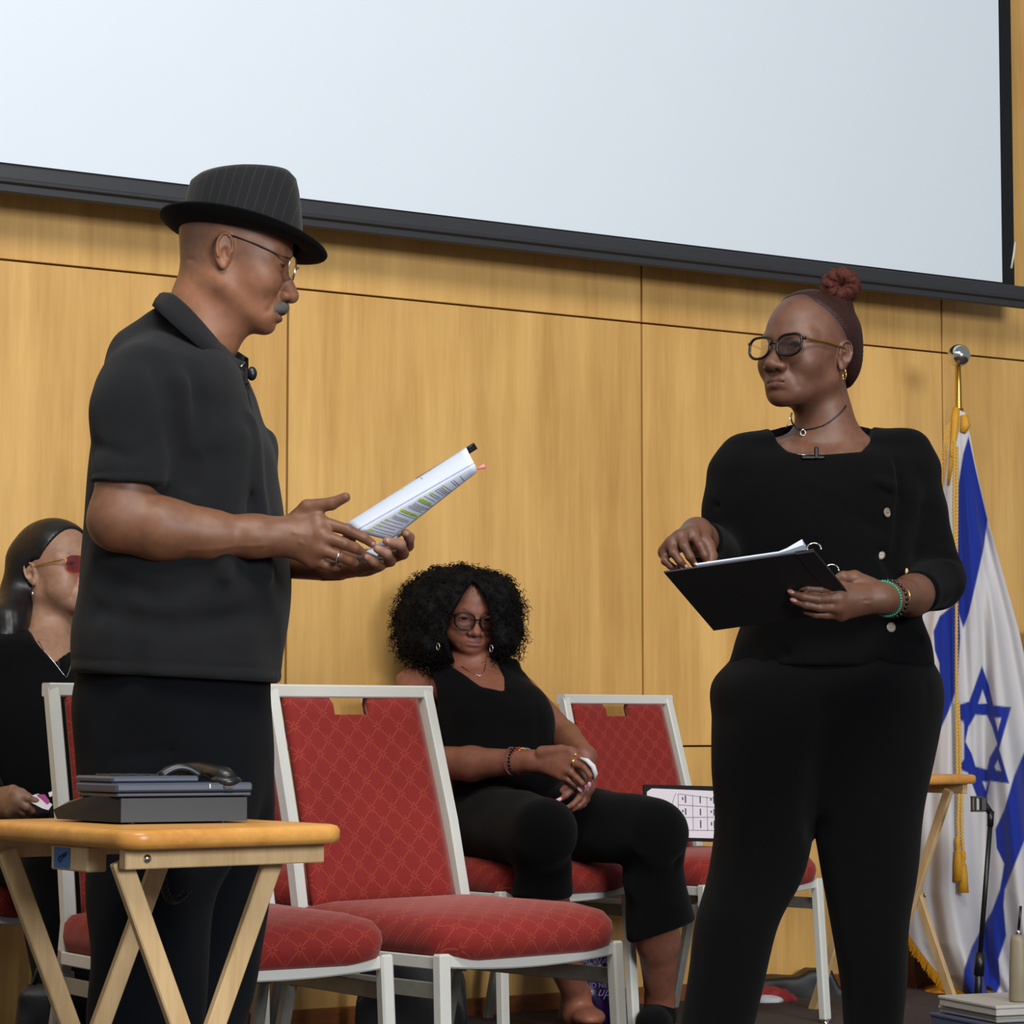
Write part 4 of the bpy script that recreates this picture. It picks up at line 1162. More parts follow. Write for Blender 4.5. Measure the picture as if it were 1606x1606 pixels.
    mic = empty('lapel_microphone', S(392, 590, -.05)); mic.parent = man; mic.location = tuple(S(392, 590, -.05) - base)
    MB().sph(S(395, 586, -.05), (.0085, .0085, .0115), 14).build('windscreen', M['black_plastic'], mic, smooth=True)
    b_ = MB(); b_.box(S(386, 590, -.055), (.006, .006, .026), bev=.001); b_.tube([S(390, 600, -.05), S(391, 612, -.055), S(387, 615, -.058), S(386, 604, -.06)], .0011, 6)
    b_.build('clip', M['black_plastic'], mic)
    MB().tube([S(384, 568, -.035), S(377, 576, -.045)], .0011, 6).build('wire', M['silver'], mic, smooth=True)
    return man, Y, S
MAN, YM, SM = build_man()

# ------------------------------------------------------------- the sheaf of paper he holds
def build_script():
    Y = 4.30; S = lambda u, v, d=0.0: P(u, v, Y+d)
    # spine direction runs from his hands up to the right; two panels meet at a raised crease
    root = empty('paper_script', S(640, 780, -.14), 'white script pages with yellow highlighter held by the man in the hat', 'script')
    A0_, A1_ = S(541, 824, -.115), S(732, 703, -.120)      # far top edge
    C0, C1 = S(566, 830, -.155), S(744, 727, -.160)        # crease (nearer)
    B0, B1 = S(604, 852, -.128), S(748, 739, -.148)        # lower edge
    C0 = S(560, 832, -.155)
    def panel(p00, p01, p10, p11, name, bulge, n=20, m=6, nrm=None):
        V = []; Fc = []; nn = unit(np.cross(p01-p00, p10-p00)); nn = nn if nn[1] < 0 else -nn
        for side in (0, 1):
            for i in range(n+1):
                for j in range(m+1):
                    s_, t_ = i/n, j/m; q = (p00*(1-s_)+p01*s_)*(1-t_) + (p10*(1-s_)+p11*s_)*t_
                    V.append(q + nn*(bulge*sin(pi*t_) + (.0022 if side == 0 else 0)))
        N = (n+1)*(m+1); g_ = lambda s, i, j: s*N + i*(m+1) + j
        for i in range(n):
            for j in range(m):
                Fc.append((g_(0,i,j), g_(0,i+1,j), g_(0,i+1,j+1), g_(0,i,j+1))); Fc.append((g_(1,i,j), g_(1,i,j+1), g_(1,i+1,j+1), g_(1,i+1,j)))
        for i in range(n): Fc.append((g_(0,i,0), g_(1,i,0), g_(1,i+1,0), g_(0,i+1,0))); Fc.append((g_(0,i,m), g_(0,i+1,m), g_(1,i+1,m), g_(1,i,m)))
        for j in range(m): Fc.append((g_(0,0,j), g_(0,0,j+1), g_(1,0,j+1), g_(1,0,j))); Fc.append((g_(0,n,j), g_(1,n,j), g_(1,n,j+1), g_(0,n,j+1)))
        pg = link_mesh(name, V, Fc, M['paper'], root)
        return pg, (lambda s_, t_: (p00*(1-s_)+p01*s_)*(1-t_) + (p10*(1-s_)+p11*s_)*t_ + nn*(bulge*sin(pi*t_) + .0027))
    up, fu = panel(A0_, A1_, C0, C1, 'page', .004)
    lw, fl_ = panel(C0, C1, S(640, 836, -.110)*.0 + S(612, 846, -.125), B1, 'page', .003)
    tx = MB(); hl = MB()
    def line(f, s_, t0, t1, wd, out):
        n = 8; V = []
        for j in range(n+1):
            t_ = t0 + (t1-t0)*j/n; V += [f(s_-wd, t_), f(s_+wd, t_)]
        out.add(V, [(2*j, 2*j+1, 2*j+3, 2*j+2) for j in range(n)])
    rnd = random.Random(3)
    H = {.05: (.12, .35), .125: (.12, .33), .2: (.12, .30), .335: (.12, .95), .35: (.1, .90), .50: (.12, .9), .515: (.10, .7), .60: (.10, .32), .71: (.1, .35)}
    H = {k_: v_ for k_, v_ in H.items()}
    for s_, (a, b) in H.items(): line(lambda x, y: fl_(x, y) , s_, a, b, .0065, hl)
    for s_ in (.06, .09, .13, .165, .205, .24, .255, .27, .31, .335, .352, .395, .41, .425, .44, .455, .485, .50, .517, .55, .585, .605, .64, .66, .675, .69, .715, .78, .80, .86):
        line(lambda x, y: fl_(x, y) + np.array([0, -.0004, 0]), s_, rnd.uniform(.12, .22), rnd.uniform(.75, .95), .0019, tx)
    for s_, t0, t1 in ((.22, .02, .10), (.33, .02, .10), (.44, .03, .1), (.62, .15, .45), (.70, .05, .14)): line(fu, s_, t0, t1, .0012, tx)
    line(fu, .47, .04, .22, .006, hl)
    tag(tx.build('printed_lines', M['print'], lw), kind='stuff'); tag(hl.build('highlighting', M['hilite'], lw), kind='stuff')
    # lower pages folded under
    q = [S(604, 848, -.105), S(648, 822, -.105), S(625, 842, -.10), S(600, 862, -.10)]
    MB().slab([S(575, 866, -.135), S(583, 858, -.120), S(640, 832, -.110), S(612, 852, -.115), S(590, 872, -.135)], .002).build('page', M['paper'], root)
    pen = empty('black_pen', S(735, 706, -.112), 'black pen sticking out of the top of the held script', 'pen')
    a, b = S(655, 755, -.108), S(746, 699, -.108)
    MB().cyl(a, b, .0058, 16).build('barrel', M['black_plastic'], pen, smooth=True)
    MB().tube([b + unit(b-a)*-.025 + np.array([0, -.0068, .002]), b + unit(b-a)*-.002 + np.array([0, -.0075, .003])], .0013, 6).build('pocket_clip', M['black_plastic'], pen, smooth=True)
    hp = empty('pink_highlighter', S(752, 733, -.140), 'pink tipped marker poking out at the corner of the held script', 'marker')
    MB().tube([S(690, 764, -.135), S(745, 737, -.140)], [.003, .003], 10).build('barrel', M['pink'], hp, smooth=True)
    MB().tube([S(745, 737, -.140), S(751, 734, -.140), S(760, 731, -.140), S(761, 730.5, -.140)], [.0012, .0020, .0042, .002], 10).build('tip', M['pink'], hp, smooth=True)
build_script()
# ------------------------------------------------------------- the standing woman with the binder
def fuzz(f, lo, hi, n, length, r, mat, parent, name, curl=.004, turns=3, down=.4, rng=None, spread=.6, accept=None, h=.006, seg=18, sides=4):
    """short curly strands rooted on the surface of f"""
    rng = rng or random.Random(1)
    V, Q = polygonize(f, lo, hi, h)
    if accept is not None: V = V[accept(V)]
    g = np.zeros_like(V)
    for a in range(3):
        e = np.zeros(3, np.float32); e[a] = .002; g[:, a] = evalc(f, V+e) - evalc(f, V-e)
    g /= (np.linalg.norm(g, axis=1)[:, None] + 1e-9)
    mb = MB()
    for _ in range(n):
        i = rng.randrange(len(V)); p = V[i].astype(float); nn = g[i].astype(float)
        t = unit(nn*spread + np.array([rng.gauss(0, .35), rng.gauss(0, .35), rng.gauss(0, .35) - down]))
        a = unit(np.cross(t, (0.3, .2, 1))); b = np.cross(t, a); ph = rng.uniform(0, 6.28); L = length*rng.uniform(.6, 1.3); cr = curl*rng.uniform(.6, 1.3)
        pts = []
        for k in range(seg):
            s_ = k/(seg-1); th = ph + s_*turns*2*pi
            pts.append(p - nn*.004 + t*L*s_ + np.array([0, 0, -1])*L*.35*s_*s_ + cr*min(1, s_*4)*(a*cos(th) + b*sin(th)))
        mb.tube(pts, [r*(1-.5*k/(seg-1)) for k in range(seg)], sides)
    o = mb.build(name, mat, parent, smooth=True); o['kind'] = 'stuff'; return o

def build_woman():
    Y = 4.83; S = lambda u, v, d=0.0: P(u, v, Y+d)
    base = np.array([S(1275, 1500)[0], Y, 0])
    wo = empty('person', base, 'standing woman in black with reddish hair bun, holding an open black binder', 'person')
    psi = radians(44); fwd = (-sin(psi), -cos(psi), 0); k = 1.0
    # place so that the near eye falls on its pixel
    f0 = Frame((0, 0, 0), fwd, radians(-4), radians(0), k)
    fr = Frame(S(1252, 543, -.075) - f0.w(.071, .0325, 0), fwd, radians(-4), radians(0), k)
    skin = srgb('62402F')[:3]
    hl = lambda q: (q[:, 0]*.75 - (q[:, 2]-.045)*.62 - .004)         # > 0 in front of the hair line
    Fm = dict(zf=.91, cw=.98, jw=.95, lips=1.12, nose=1.18, open=.0044, fold=.0010, bags=.0012, scalp=lambda q: np.clip((hl(q)*-1 + .016)/.016, 0, 1)*.55*(q[:, 2] > .0), scalpc=(.035, .017, .014), lipc=(.115, .038, .035), brow=.45, zl=1.0, browc=(.03, .015, .012))
    T = Loft(rows_px([(700, 1180, 1400, Y+.02, .075), (722, 1140, 1445, Y+.01, .095), (760, 1128, 1455, Y, .110), (830, 1140, 1440, Y, .122), (900, 1160, 1430, Y, .120), (960, 1166, 1440, Y, .118), (1010, 1156, 1462, Y, .125), (1043, 1146, 1468, Y, .130), (1090, 1122, 1472, Y, .130)]), n=2.4, kcap=.03)
    shL, shR = S(1168, 728, .01), S(1416, 720, .01)
    elL, elR = S(1131, 870, -.02), S(1470, 910, .0)
    WL, WR = S(1094, 842, -.29), S(1392, 938, -.27)
    L1 = Loft(rows_px([(1010, 1160, 1380, Y, .095), (1035, 1145, 1380, Y, .112), (1060, 1122, 1380, Y, .13), (1130, 1116, 1345, Y, .125), (1192, 1117, 1312, Y, .115), (1283, 1121, 1280, Y, .10), (1388, 1106, 1252, Y, .085), (1440, 1092, 1227, Y-.01, .08), (1513, 1082, 1205, Y-.02, .078), (1606, 1068, 1184, Y-.03, .075), (1760, 1046, 1150, Y-.05, .07), (1830, 1040, 1145, Y-.05, .07)]), n=2.2)
    L2 = Loft(rows_px([(1010, 1235, 1450, Y, .095), (1035, 1225, 1460, Y, .112), (1060, 1215, 1471, Y, .13), (1130, 1240, 1474, Y, .125), (1192, 1262, 1467, Y, .115), (1283, 1276, 1446, Y, .10), (1388, 1292, 1435, Y, .085), (1448, 1303, 1426, Y, .08), (1548, 1319, 1421, Y, .075), (1606, 1323, 1416, Y, .072), (1760, 1330, 1412, Y, .07), (1830, 1330, 1412, Y, .07)]), n=2.2)
    neckline = [(1213, 655), (1216, 668), (1222, 690), (1238, 706), (1262, 711), (1300, 711), (1354, 708), (1366, 690), (1383, 649), (1395, 590), (1200, 590)]
    def top(p):
        d = T(p)
        d = smin(d, chain(p, [S(1250, 712, .02), shL], (.055, .050), .02), .05)
        d = smin(d, chain(p, [S(1345, 706, .02), shR], (.050, .046), .02), .05)
        d = smin(d, chain(p, [shL, S(1143, 800, .0), elL], (.048, .044, .040), .02), .03)
        d = smin(d, smax(chain(p, [elL, WL], (.043, .034), .02), -(p[:, 1] - (WL[1]+.045)), .004), .02)
        d = smin(d, chain(p, [shR, S(1446, 800, .015), elR], (.045, .045, .046), .02), .03)
        cuff = S(1436, 935, -.12); ax = unit(WR - elR)
        fa = chain(p, [elR, S(1440, 930, -.13)], (.048, .039), .02); fa = smax(fa, ((p - cuff.astype(np.float32)) @ ax.astype(np.float32)), .004)
        d = smin(d, fa, .02)
        # neckline cut
        uv = np.stack([p[:, 0], p[:, 2]], 1); pl = [(S(a, b, -.09)[0], S(a, b, -.09)[2]) for a, b in neckline]
        ps = poly_sd(uv, pl)
        d = smax(d, -np.maximum(ps, p[:, 1]-(Y+.03)), .004)
        # asymmetric folded collar edge
        d = d + crease(p, [S(1225, 735, -.12), S(1300, 750, -.14), S(1360, 755, -.13), S(1395, 775, -.1)], .005, 0.0080)
        d = d + crease(p, [S(1232, 722, -.12), S(1300, 735, -.14), S(1360, 742, -.13), S(1392, 762, -.1)], .012, -0.0080)
        d = d + crease(p, [S(1405, 690, -.07), S(1410, 790, -.09), S(1402, 890, -.1)], .007, 0.0096)
        d = d + crease(p, [S(1260, 760, -.13), S(1330, 800, -.13), S(1380, 830, -.11)], .012, 0.0064)
        d = d + crease(p, [S(1380, 870, -.1), S(1400, 900, -.10), S(1425, 925, -.08)], .012, 0.0080)
        for a in ((1340, 1000, 1465, 1040), (1330, 985, 1440, 1005), (1300, 1010, 1400, 1045), (1170, 1000, 1250, 1030), (1160, 1012, 1220, 1040)):
            d = d + crease(p, [S(a[0], a[1], -.14), S((a[0]+a[2])/2, (a[1]+a[3])/2+6, -.15), S(a[2], a[3], -.09)], .009, 0.0088)
        for a in ((1450, 800, 1500, 795), (1452, 845, 1510, 850), (1455, 868, 1512, 880), (1450, 890, 1505, 905), (1108, 790, 1150, 800), (1100, 820, 1150, 835), (1440, 920, 1470, 960)):
            d = d + crease(p, [S(a[0], a[1], -.06), S(a[2], a[3], -.02)], .007, 0.0080)
        d = d + wob(p, 26, .004, .7) + wob(p, 60, .0012, 2)
        hz = S(1140, 1040)[2] + (p[:, 0]-S(1146, 0)[0])*.04
        d = smax(d, S(0, 1046)[2] - p[:, 2], .004)
        return d
    lo, hi = bbox([S(1075, 1060, -.35), S(1525, 640, .14)], .02)
    sculpt('top', top, lo, hi, .0046, M['blacktop'], wo)
    def pants(p):
        d = smin(L1(p), L2(p), .012)
        d = d + crease(p, [S(1300, 1120, -.13), S(1278, 1283, -.08), S(1276, 1300, -.05)], .02, .012)
        d = d + crease(p, [S(1190, 1300, -.11), S(1140, 1420, -.1), S(1120, 1600, -.1)], .02, .006) + crease(p, [S(1370, 1300, -.11), S(1375, 1600, -.08)], .02, .006)
        d = d + crease(p, [S(1125, 1040, -.12), S(1135, 1110, -.12)], .008, .004) + crease(p, [S(1455, 1050, -.1), S(1462, 1120, -.1)], .008, .004)
        return smax(d + wob(p, 24, .004, 2), .012 - p[:, 2], .004)
    lo, hi = bbox([(S(1020, 1200)[0], Y-.16, .0), (S(1490, 1200)[0], Y+.16, S(0, 985)[2])], .02)
    sculpt('trousers', pants, lo, hi, .007, M['blackpants'], wo)
    for u in (1092, 1370):
        sx = S(u, 1830)[0]
        sculpt('shoe', lambda p, sx=sx: smax(smin(ell(p, (sx-.02, Y-.10, .028), (.045, .12, .035)), ell(p, (sx, Y, .05), (.04, .06, .06)), .03), .002-p[:, 2], .003), (sx-.09, Y-.25, 0), (sx+.09, Y+.09, .13), .008, M['black_leather'], wo)
    # body
    mR = [S(1318, 922, -.315), S(1314, 938, -.322), S(1314, 952, -.318), S(1318, 964, -.305)]
    fR = [[S(1287, 925, -.335), S(1266, 923, -.340), S(1247, 920, -.338)],
          [S(1283, 940, -.340), S(1260, 936, -.345), S(1240, 930, -.342)],
          [S(1286, 953, -.335), S(1264, 949, -.340), S(1244, 943, -.338)],
          [S(1296, 965, -.318), S(1278, 964, -.322), S(1262, 960, -.320)]]
    tR = [S(1365, 920, -.27), S(1340, 906, -.280), S(1322, 905, -.290), S(1308, 911, -.290)]
    WLh = S(1093, 836, -.315)
    mL = [S(1086, 836, -.360), S(1068, 842, -.372), S(1054, 853, -.372), S(1043, 866, -.362)]
    fL = [[S(1098, 856, -.385), S(1105, 871, -.388), S(1109, 883, -.382)],
          [S(1074, 858, -.398), S(1082, 873, -.400), S(1089, 885, -.392)],
          [S(1057, 868, -.395), S(1066, 880, -.397), S(1075, 889, -.390)],
          [S(1043, 880, -.380), S(1052, 888, -.382), S(1061, 891, -.376)]]
    tL = [S(1100, 845, -.335), S(1110, 858, -.345), S(1116, 872, -.355), S(1115, 884, -.365)]
    def arm_r(p):
        d = chain(p, [elR, S(1430, 934, -.14), S(1398, 937, -.25), S(1380, 938, -.28)], (.036, .0335, .0255, .0235), .02)
        d = smin(d, hand_sdf(p, S(1385, 938, -.275), mR, fR, tR, rw=.024, rm=.0115, rf=(.0086, .0078, .0070, .0052)), .012)
        return d + crease(p, [S(1330, 935, -.345), S(1365, 938, -.31)], .003, -.0014) + crease(p, [S(1330, 948, -.345), S(1365, 946, -.31)], .003, -.0014)
    def arm_l(p):
        d = chain(p, [elL, S(1098, 846, -.25), WLh], (.034, .027, .024), .02)
        return smin(d, hand_sdf(p, WLh, mL, fL, tL, rw=.024, rm=.0110, rf=(.0084, .0078, .0070, .0056)), .012)
    def chest(p): 
        d = T(p, -.012)
        d = smin(d, chain(p, [S(1250, 718, .02), shL], (.040, .034), .02), .05)
        d = smin(d, chain(p, [S(1345, 722, .02), shR + np.array([-.02, 0, -.01])], (.034, .030), .02), .05)
        d = smin(d, cap(p, S(1236, 700, -.03), S(1290, 722, -.068), .010, .008), .02); d = smin(d, cap(p, S(1356, 694, -.03), S(1305, 722, -.068), .006, .006), .02)
        return d
    def headneck(p):
        q = fr.loc(p); d = head_sdf(q, Fm)*k
        d = smin(d, cap(p, fr.w(-.022, 0, -.04), S(1305, 700, .01), .050, .054), .028)
        d = smin(d, chest(p), .045)
        d = d + crease(p, [S(1262, 640, -.07), S(1276, 668, -.07), S(1290, 712, -.08)], .008, .003) + crease(p, [S(1240, 660, -.05), S(1280, 676, -.07), S(1325, 660, -.06)], .003, .0012)
        return d
    def coarse(p):
        d = T(p, -.018); d = smin(d, L1(p, -.014), .02); d = smin(d, L2(p, -.014), .02)
        d = smin(d, chain(p, [shL, elL], (.034, .030), .02), .03); d = smin(d, chain(p, [shR, elR], (.034, .030), .02), .03)
        return smax(d, .04-p[:, 2], .01)
    pieces = []
    lo, hi = bbox([S(1195, 735, -.16), S(1400, 425, .13)], .012); pieces.append((headneck, lo, hi, .0019))
    lo, hi = bbox([S(1232, 975, -.36), S(1470, 895, .02)], .012); pieces.append((arm_r, lo, hi, .0021))
    lo, hi = bbox([S(1030, 895, -.415), S(1130, 815, -.24)], .012); pieces.append((arm_l, lo, hi, .0021))
    lo, hi = bbox([(S(1030, 1200)[0], Y-.2, .0), (S(1500, 1200)[0], Y+.2, S(0, 735)[2])], .02); pieces.append((coarse, lo, hi, .014))
    def col(V):
        q = fr.loc(V); c = head_cols(q, Fm, skin)
        c[V[:, 2] < S(0, 780)[2]] = np.array(skin)*.95
        return c
    sculpt_multi('body', pieces, M['skin'], wo, col)
    eyes(fr, wo, (.25, 0))
    for f_ in fR[:3]: nail(wo, f_[2], f_[1], (0, -1, .45), M['nail'], .014, .0085)
    for f_ in fL: nail(wo, f_[2], f_[1], (.1, -1, .25), M['nail'], .012, .0085)
    # hair: slicked back, with a bun
    hb = S(1318, 449, .0)
    def hair(p):
        q = fr.loc(p)
        d = ell(q, (-.016, 0, .036), (.1010, .0795, .0858))*k
        d = smin(d, ell(q, (-.070, 0, -.012), (.036, .058, .052))*k, .03)
        front = hl(q) + .004*np.sin(q[:, 1]*90)
        d = smax(d, front*k, .012)
        m_ = np.stack([q[:, 0], np.abs(q[:, 1]), q[:, 2]], 1)
        d = ssub(d, ell(m_, (.004, .080, -.004), (.024, .03, .036))*k, .006)
        ang = np.arctan2(q[:, 1], q[:, 2]-.02)
        d = smin(d, sph(p, hb - np.array([0, 0, .030]), .020), .02)
        return d + .0006*np.sin(ang*110 + q[:, 0]*60)
    lo, hi = bbox([S(1180, 640, -.12), S(1395, 430, .13)], .02)
    sculpt('hair', hair, lo, hi, .0024, M['hair_scalp'], wo)
    def bun(p):
        q = p - hb.astype(np.float32)
        r = np.sqrt(q[:, 0]**2 + (q[:, 2]*1.05)**2)
        d = np.sqrt((r-.0185)**2 + (q[:, 1]*.62)**2) - .0175
        an = np.arctan2(q[:, 2], q[:, 0])
        return d + .0012*np.sin(an*9 + q[:, 1]*200) + .0008*np.sin(q[:, 1]*700 + an*20)
    lo, hi = bbox([hb], .055)
    bb_ = sculpt('hair_bun', bun, lo, hi, .0022, M['hair_red'], wo)
    fuzz(bun, lo, hi, 520, .010, .00045, M['hair_red'], wo, 'frizz', curl=.0022, turns=1.2, down=.0, spread=.8, h=.004, seg=8, sides=3)
    glasses(wo, fr, lens_c=(.0985, .0335, -.002), hw=.0255, hh=.0195, r=.0026, shape=2.7, dn=.16, frame='tortoise', lens='lens_grey', temple='gold', up=1.12, tr=.0021, wrap=.12, ear=(-.006, .0775, .006))
    # jewellery
    eb = fr.w(-.004, .080, -.036)
    MB().tube([eb + .0075*k*np.array([cos(a)*.35, -.5*cos(a), sin(a)*1.3]) - np.array([0, 0, .008]) for a in np.linspace(0, 2*pi, 22, endpoint=False)], .0011, 6, closed=True).build('earring', M['gold'], wo, smooth=True)
    def on_chest(u, v, d0=-.16):
        """drop a pixel on to the skin"""
        ts = np.linspace(Y-.2, Y+.08, 220); pts = np.array([P(u, v, t) for t in ts], np.float32); dd = headneck(pts); i = np.argmax(dd < .0012)
        return pts[i].astype(float)
    nk = [(1327, 636), (1322, 643), (1314, 651), (1302, 661), (1290, 668), (1276, 672), (1262, 674.5), (1250, 672), (1243, 664), (1240, 655), (1242, 647)]
    MB().tube([on_chest(*q) for q in nk], .0015, 7).build('choker', M['black_leather'], wo, smooth=True)
    pc = on_chest(1259, 679); 
    MB().tube([pc + np.array([.0045*cos(a), -.003, .0055*sin(a)]) for a in np.linspace(0, 2*pi, 20, endpoint=False)], .0012, 6, closed=True).build('pendant', M['silver'], wo, smooth=True)
    MB().tube([on_chest(1260, 671), pc + np.array([0, -.003, .006])], .0011, 6).build('pendant', M['silver'], wo, smooth=True)
    MB().tube([on_chest(*q) for q in ((1241, 650), (1238, 658), (1235, 665), (1233, 671))], .0009, 6).build('necklace', M['silver'], wo, smooth=True)
    # buttons on the blouse
    def on_top(u, v):
        ts = np.linspace(Y-.3, Y+.1, 300); pts = np.array([P(u, v, t) for t in ts], np.float32); dd = top(pts); i = np.argmax(dd < .001)
        return pts[i].astype(float)
    for (u, v, tw) in ((1390.5, 804, .9), (1380.5, 870, .25), (1397, 984, .35)):
        c = on_top(u, v); n_ = unit((tw, -1, .05))
        b = MB(); b.lathe([(.0070, 0), (.0085, .001), (.0085, .0028), (.0065, .0034), (.0060, .0026), (.001, .0026)], c - n_*.0005, tuple(n_), 20)
        bo = b.build('button', M['button'], wo, smooth=False)
        a_ = unit(np.cross(n_, (0, 0, 1)))
        hb_ = MB()
        for s_ in (-1, 1): hb_.cyl(c + n_*.0018 + a_*s_*.0016, c + n_*.0030 + a_*s_*.0016, .0008, 8)
        hb_.build('button_holes', M['black_plastic'], bo)
    c = on_top(1422, 897)
    MB().sph(c, (.003, .003, .007), 10).build('toggle', M['legwood'], wo, smooth=True)
    # microphone on the neckline
    mc = on_top(1280, 716); b = MB(); b.box(mc + np.array([0, -.004, .006]), (.008, .008, .022), bev=.002); b.box(mc + np.array([-.006, -.004, -.002]), (.040, .006, .005), bev=.001)
    b.build('clip_microphone', M['black_plastic'], wo)
    MB().tube([on_top(1250, 713) + np.array([0, -.002, 0]), on_top(1266, 714) + np.array([0, -.003, 0])], .001, 6).build('microphone_wire', M['silver'], wo, smooth=True)
    # bracelets
    ax = unit(S(1380, 938, -.28) - S(1430, 934, -.14))
    u_ = unit(np.cross(ax, (0, 0, 1))); v_ = np.cross(ax, u_)
    def beads(name, c, rad, n, br, mat, tilt=.0):
        b = MB()
        for i in range(n):
            a = 2*pi*i/n; b.sph(c + rad*(u_*cos(a) + v_*sin(a)*1.05) + ax*tilt*sin(a), br, 8)
        o = b.build(name, mat, wo, smooth=True); o['kind'] = 'stuff'; return o
    beads('bracelet', S(1388, 939, -.268), .0285, 40, .0027, M['jade'], -.010)
    beads('bracelet', S(1396, 939, -.255), .0295, 24, .0042, M['blackbead'], -.008)
    MB().tube([S(1402, 938, -.242) + .029*(u_*cos(a) + v_*sin(a)) for a in np.linspace(0, 2*pi, 30, endpoint=False)], .0012, 6, closed=True).build('bracelet', M['gold'], wo, smooth=True)
    return wo
build_woman()

def build_binder():
    Y = 4.83; S = lambda u, v, d=0.0: P(u, v, Y+d)
    TL, TR, BL, BR = S(1041, 897, -.41), S(1276, 863, -.41), S(1119, 988, -.285), S(1352, 955, -.285)
    ex = unit(TR-TL); ey = unit(BL-TL - ex*np.dot(BL-TL, ex)); ez = np.cross(ex, ey); ez = ez if ez[1] < 0 else -ez   # outwards, to the audience
    root = empty('ring_binder', (TL+BR)/2, 'black ring binder open in the hands of the standing woman', 'binder')
    cv = MB().slab([TL, TR, BR, BL], .0035, ez); cv.build('cover', M['binder'], root)
    w_ = np.linalg.norm(TR-TL); L_ = np.linalg.norm(BL-TL)
    # far cover, folded up behind
    MB().slab([TR - ex*.03, TR, BR, BR - ex*.03], .007, ez).build('spine', M['binder'], root)
    pb = MB(); V = []
    for i in range(13):
        s_ = i/12; lift = .001 + .010*max(0, s_-.78)/.22
        s2 = .22 + .74*s_; p = TL*(1-s2) + TR*s2
        q = BL*(1-s2) + BR*s2 - ex*.02*(s_ > .9)
        up = -unit(BL-TL)*(.0006 + lift*1.2)
        V += [p + up - ez*.004, p + up - ez*(.006+lift), q - ez*.004, q - ez*(.006+lift)]
    Fc = []
    for i in range(12):
        a = i*4; b = a+4
        Fc += [(a, b, b+1, a+1), (a+1, b+1, b+3, a+3), (a+3, b+3, b+2, a+2), (a+2, b+2, b, a)]
    pb.add(V, Fc); pb.build('pages', M['paper'], root)
    for t_ in (.0, .36, .74):
        c = TR*(1-t_) + BR*t_ + ex*(.002) - ez*.006 + ey*(.002)
        rp = [c + .0115*(ex*cos(a) - ez*sin(a)) for a in np.linspace(-.15*pi, 1.1*pi, 14)]
        MB().tube(rp, .0015, 7).build('ring', M['chrome'], root, smooth=True)
    return root
build_binder()
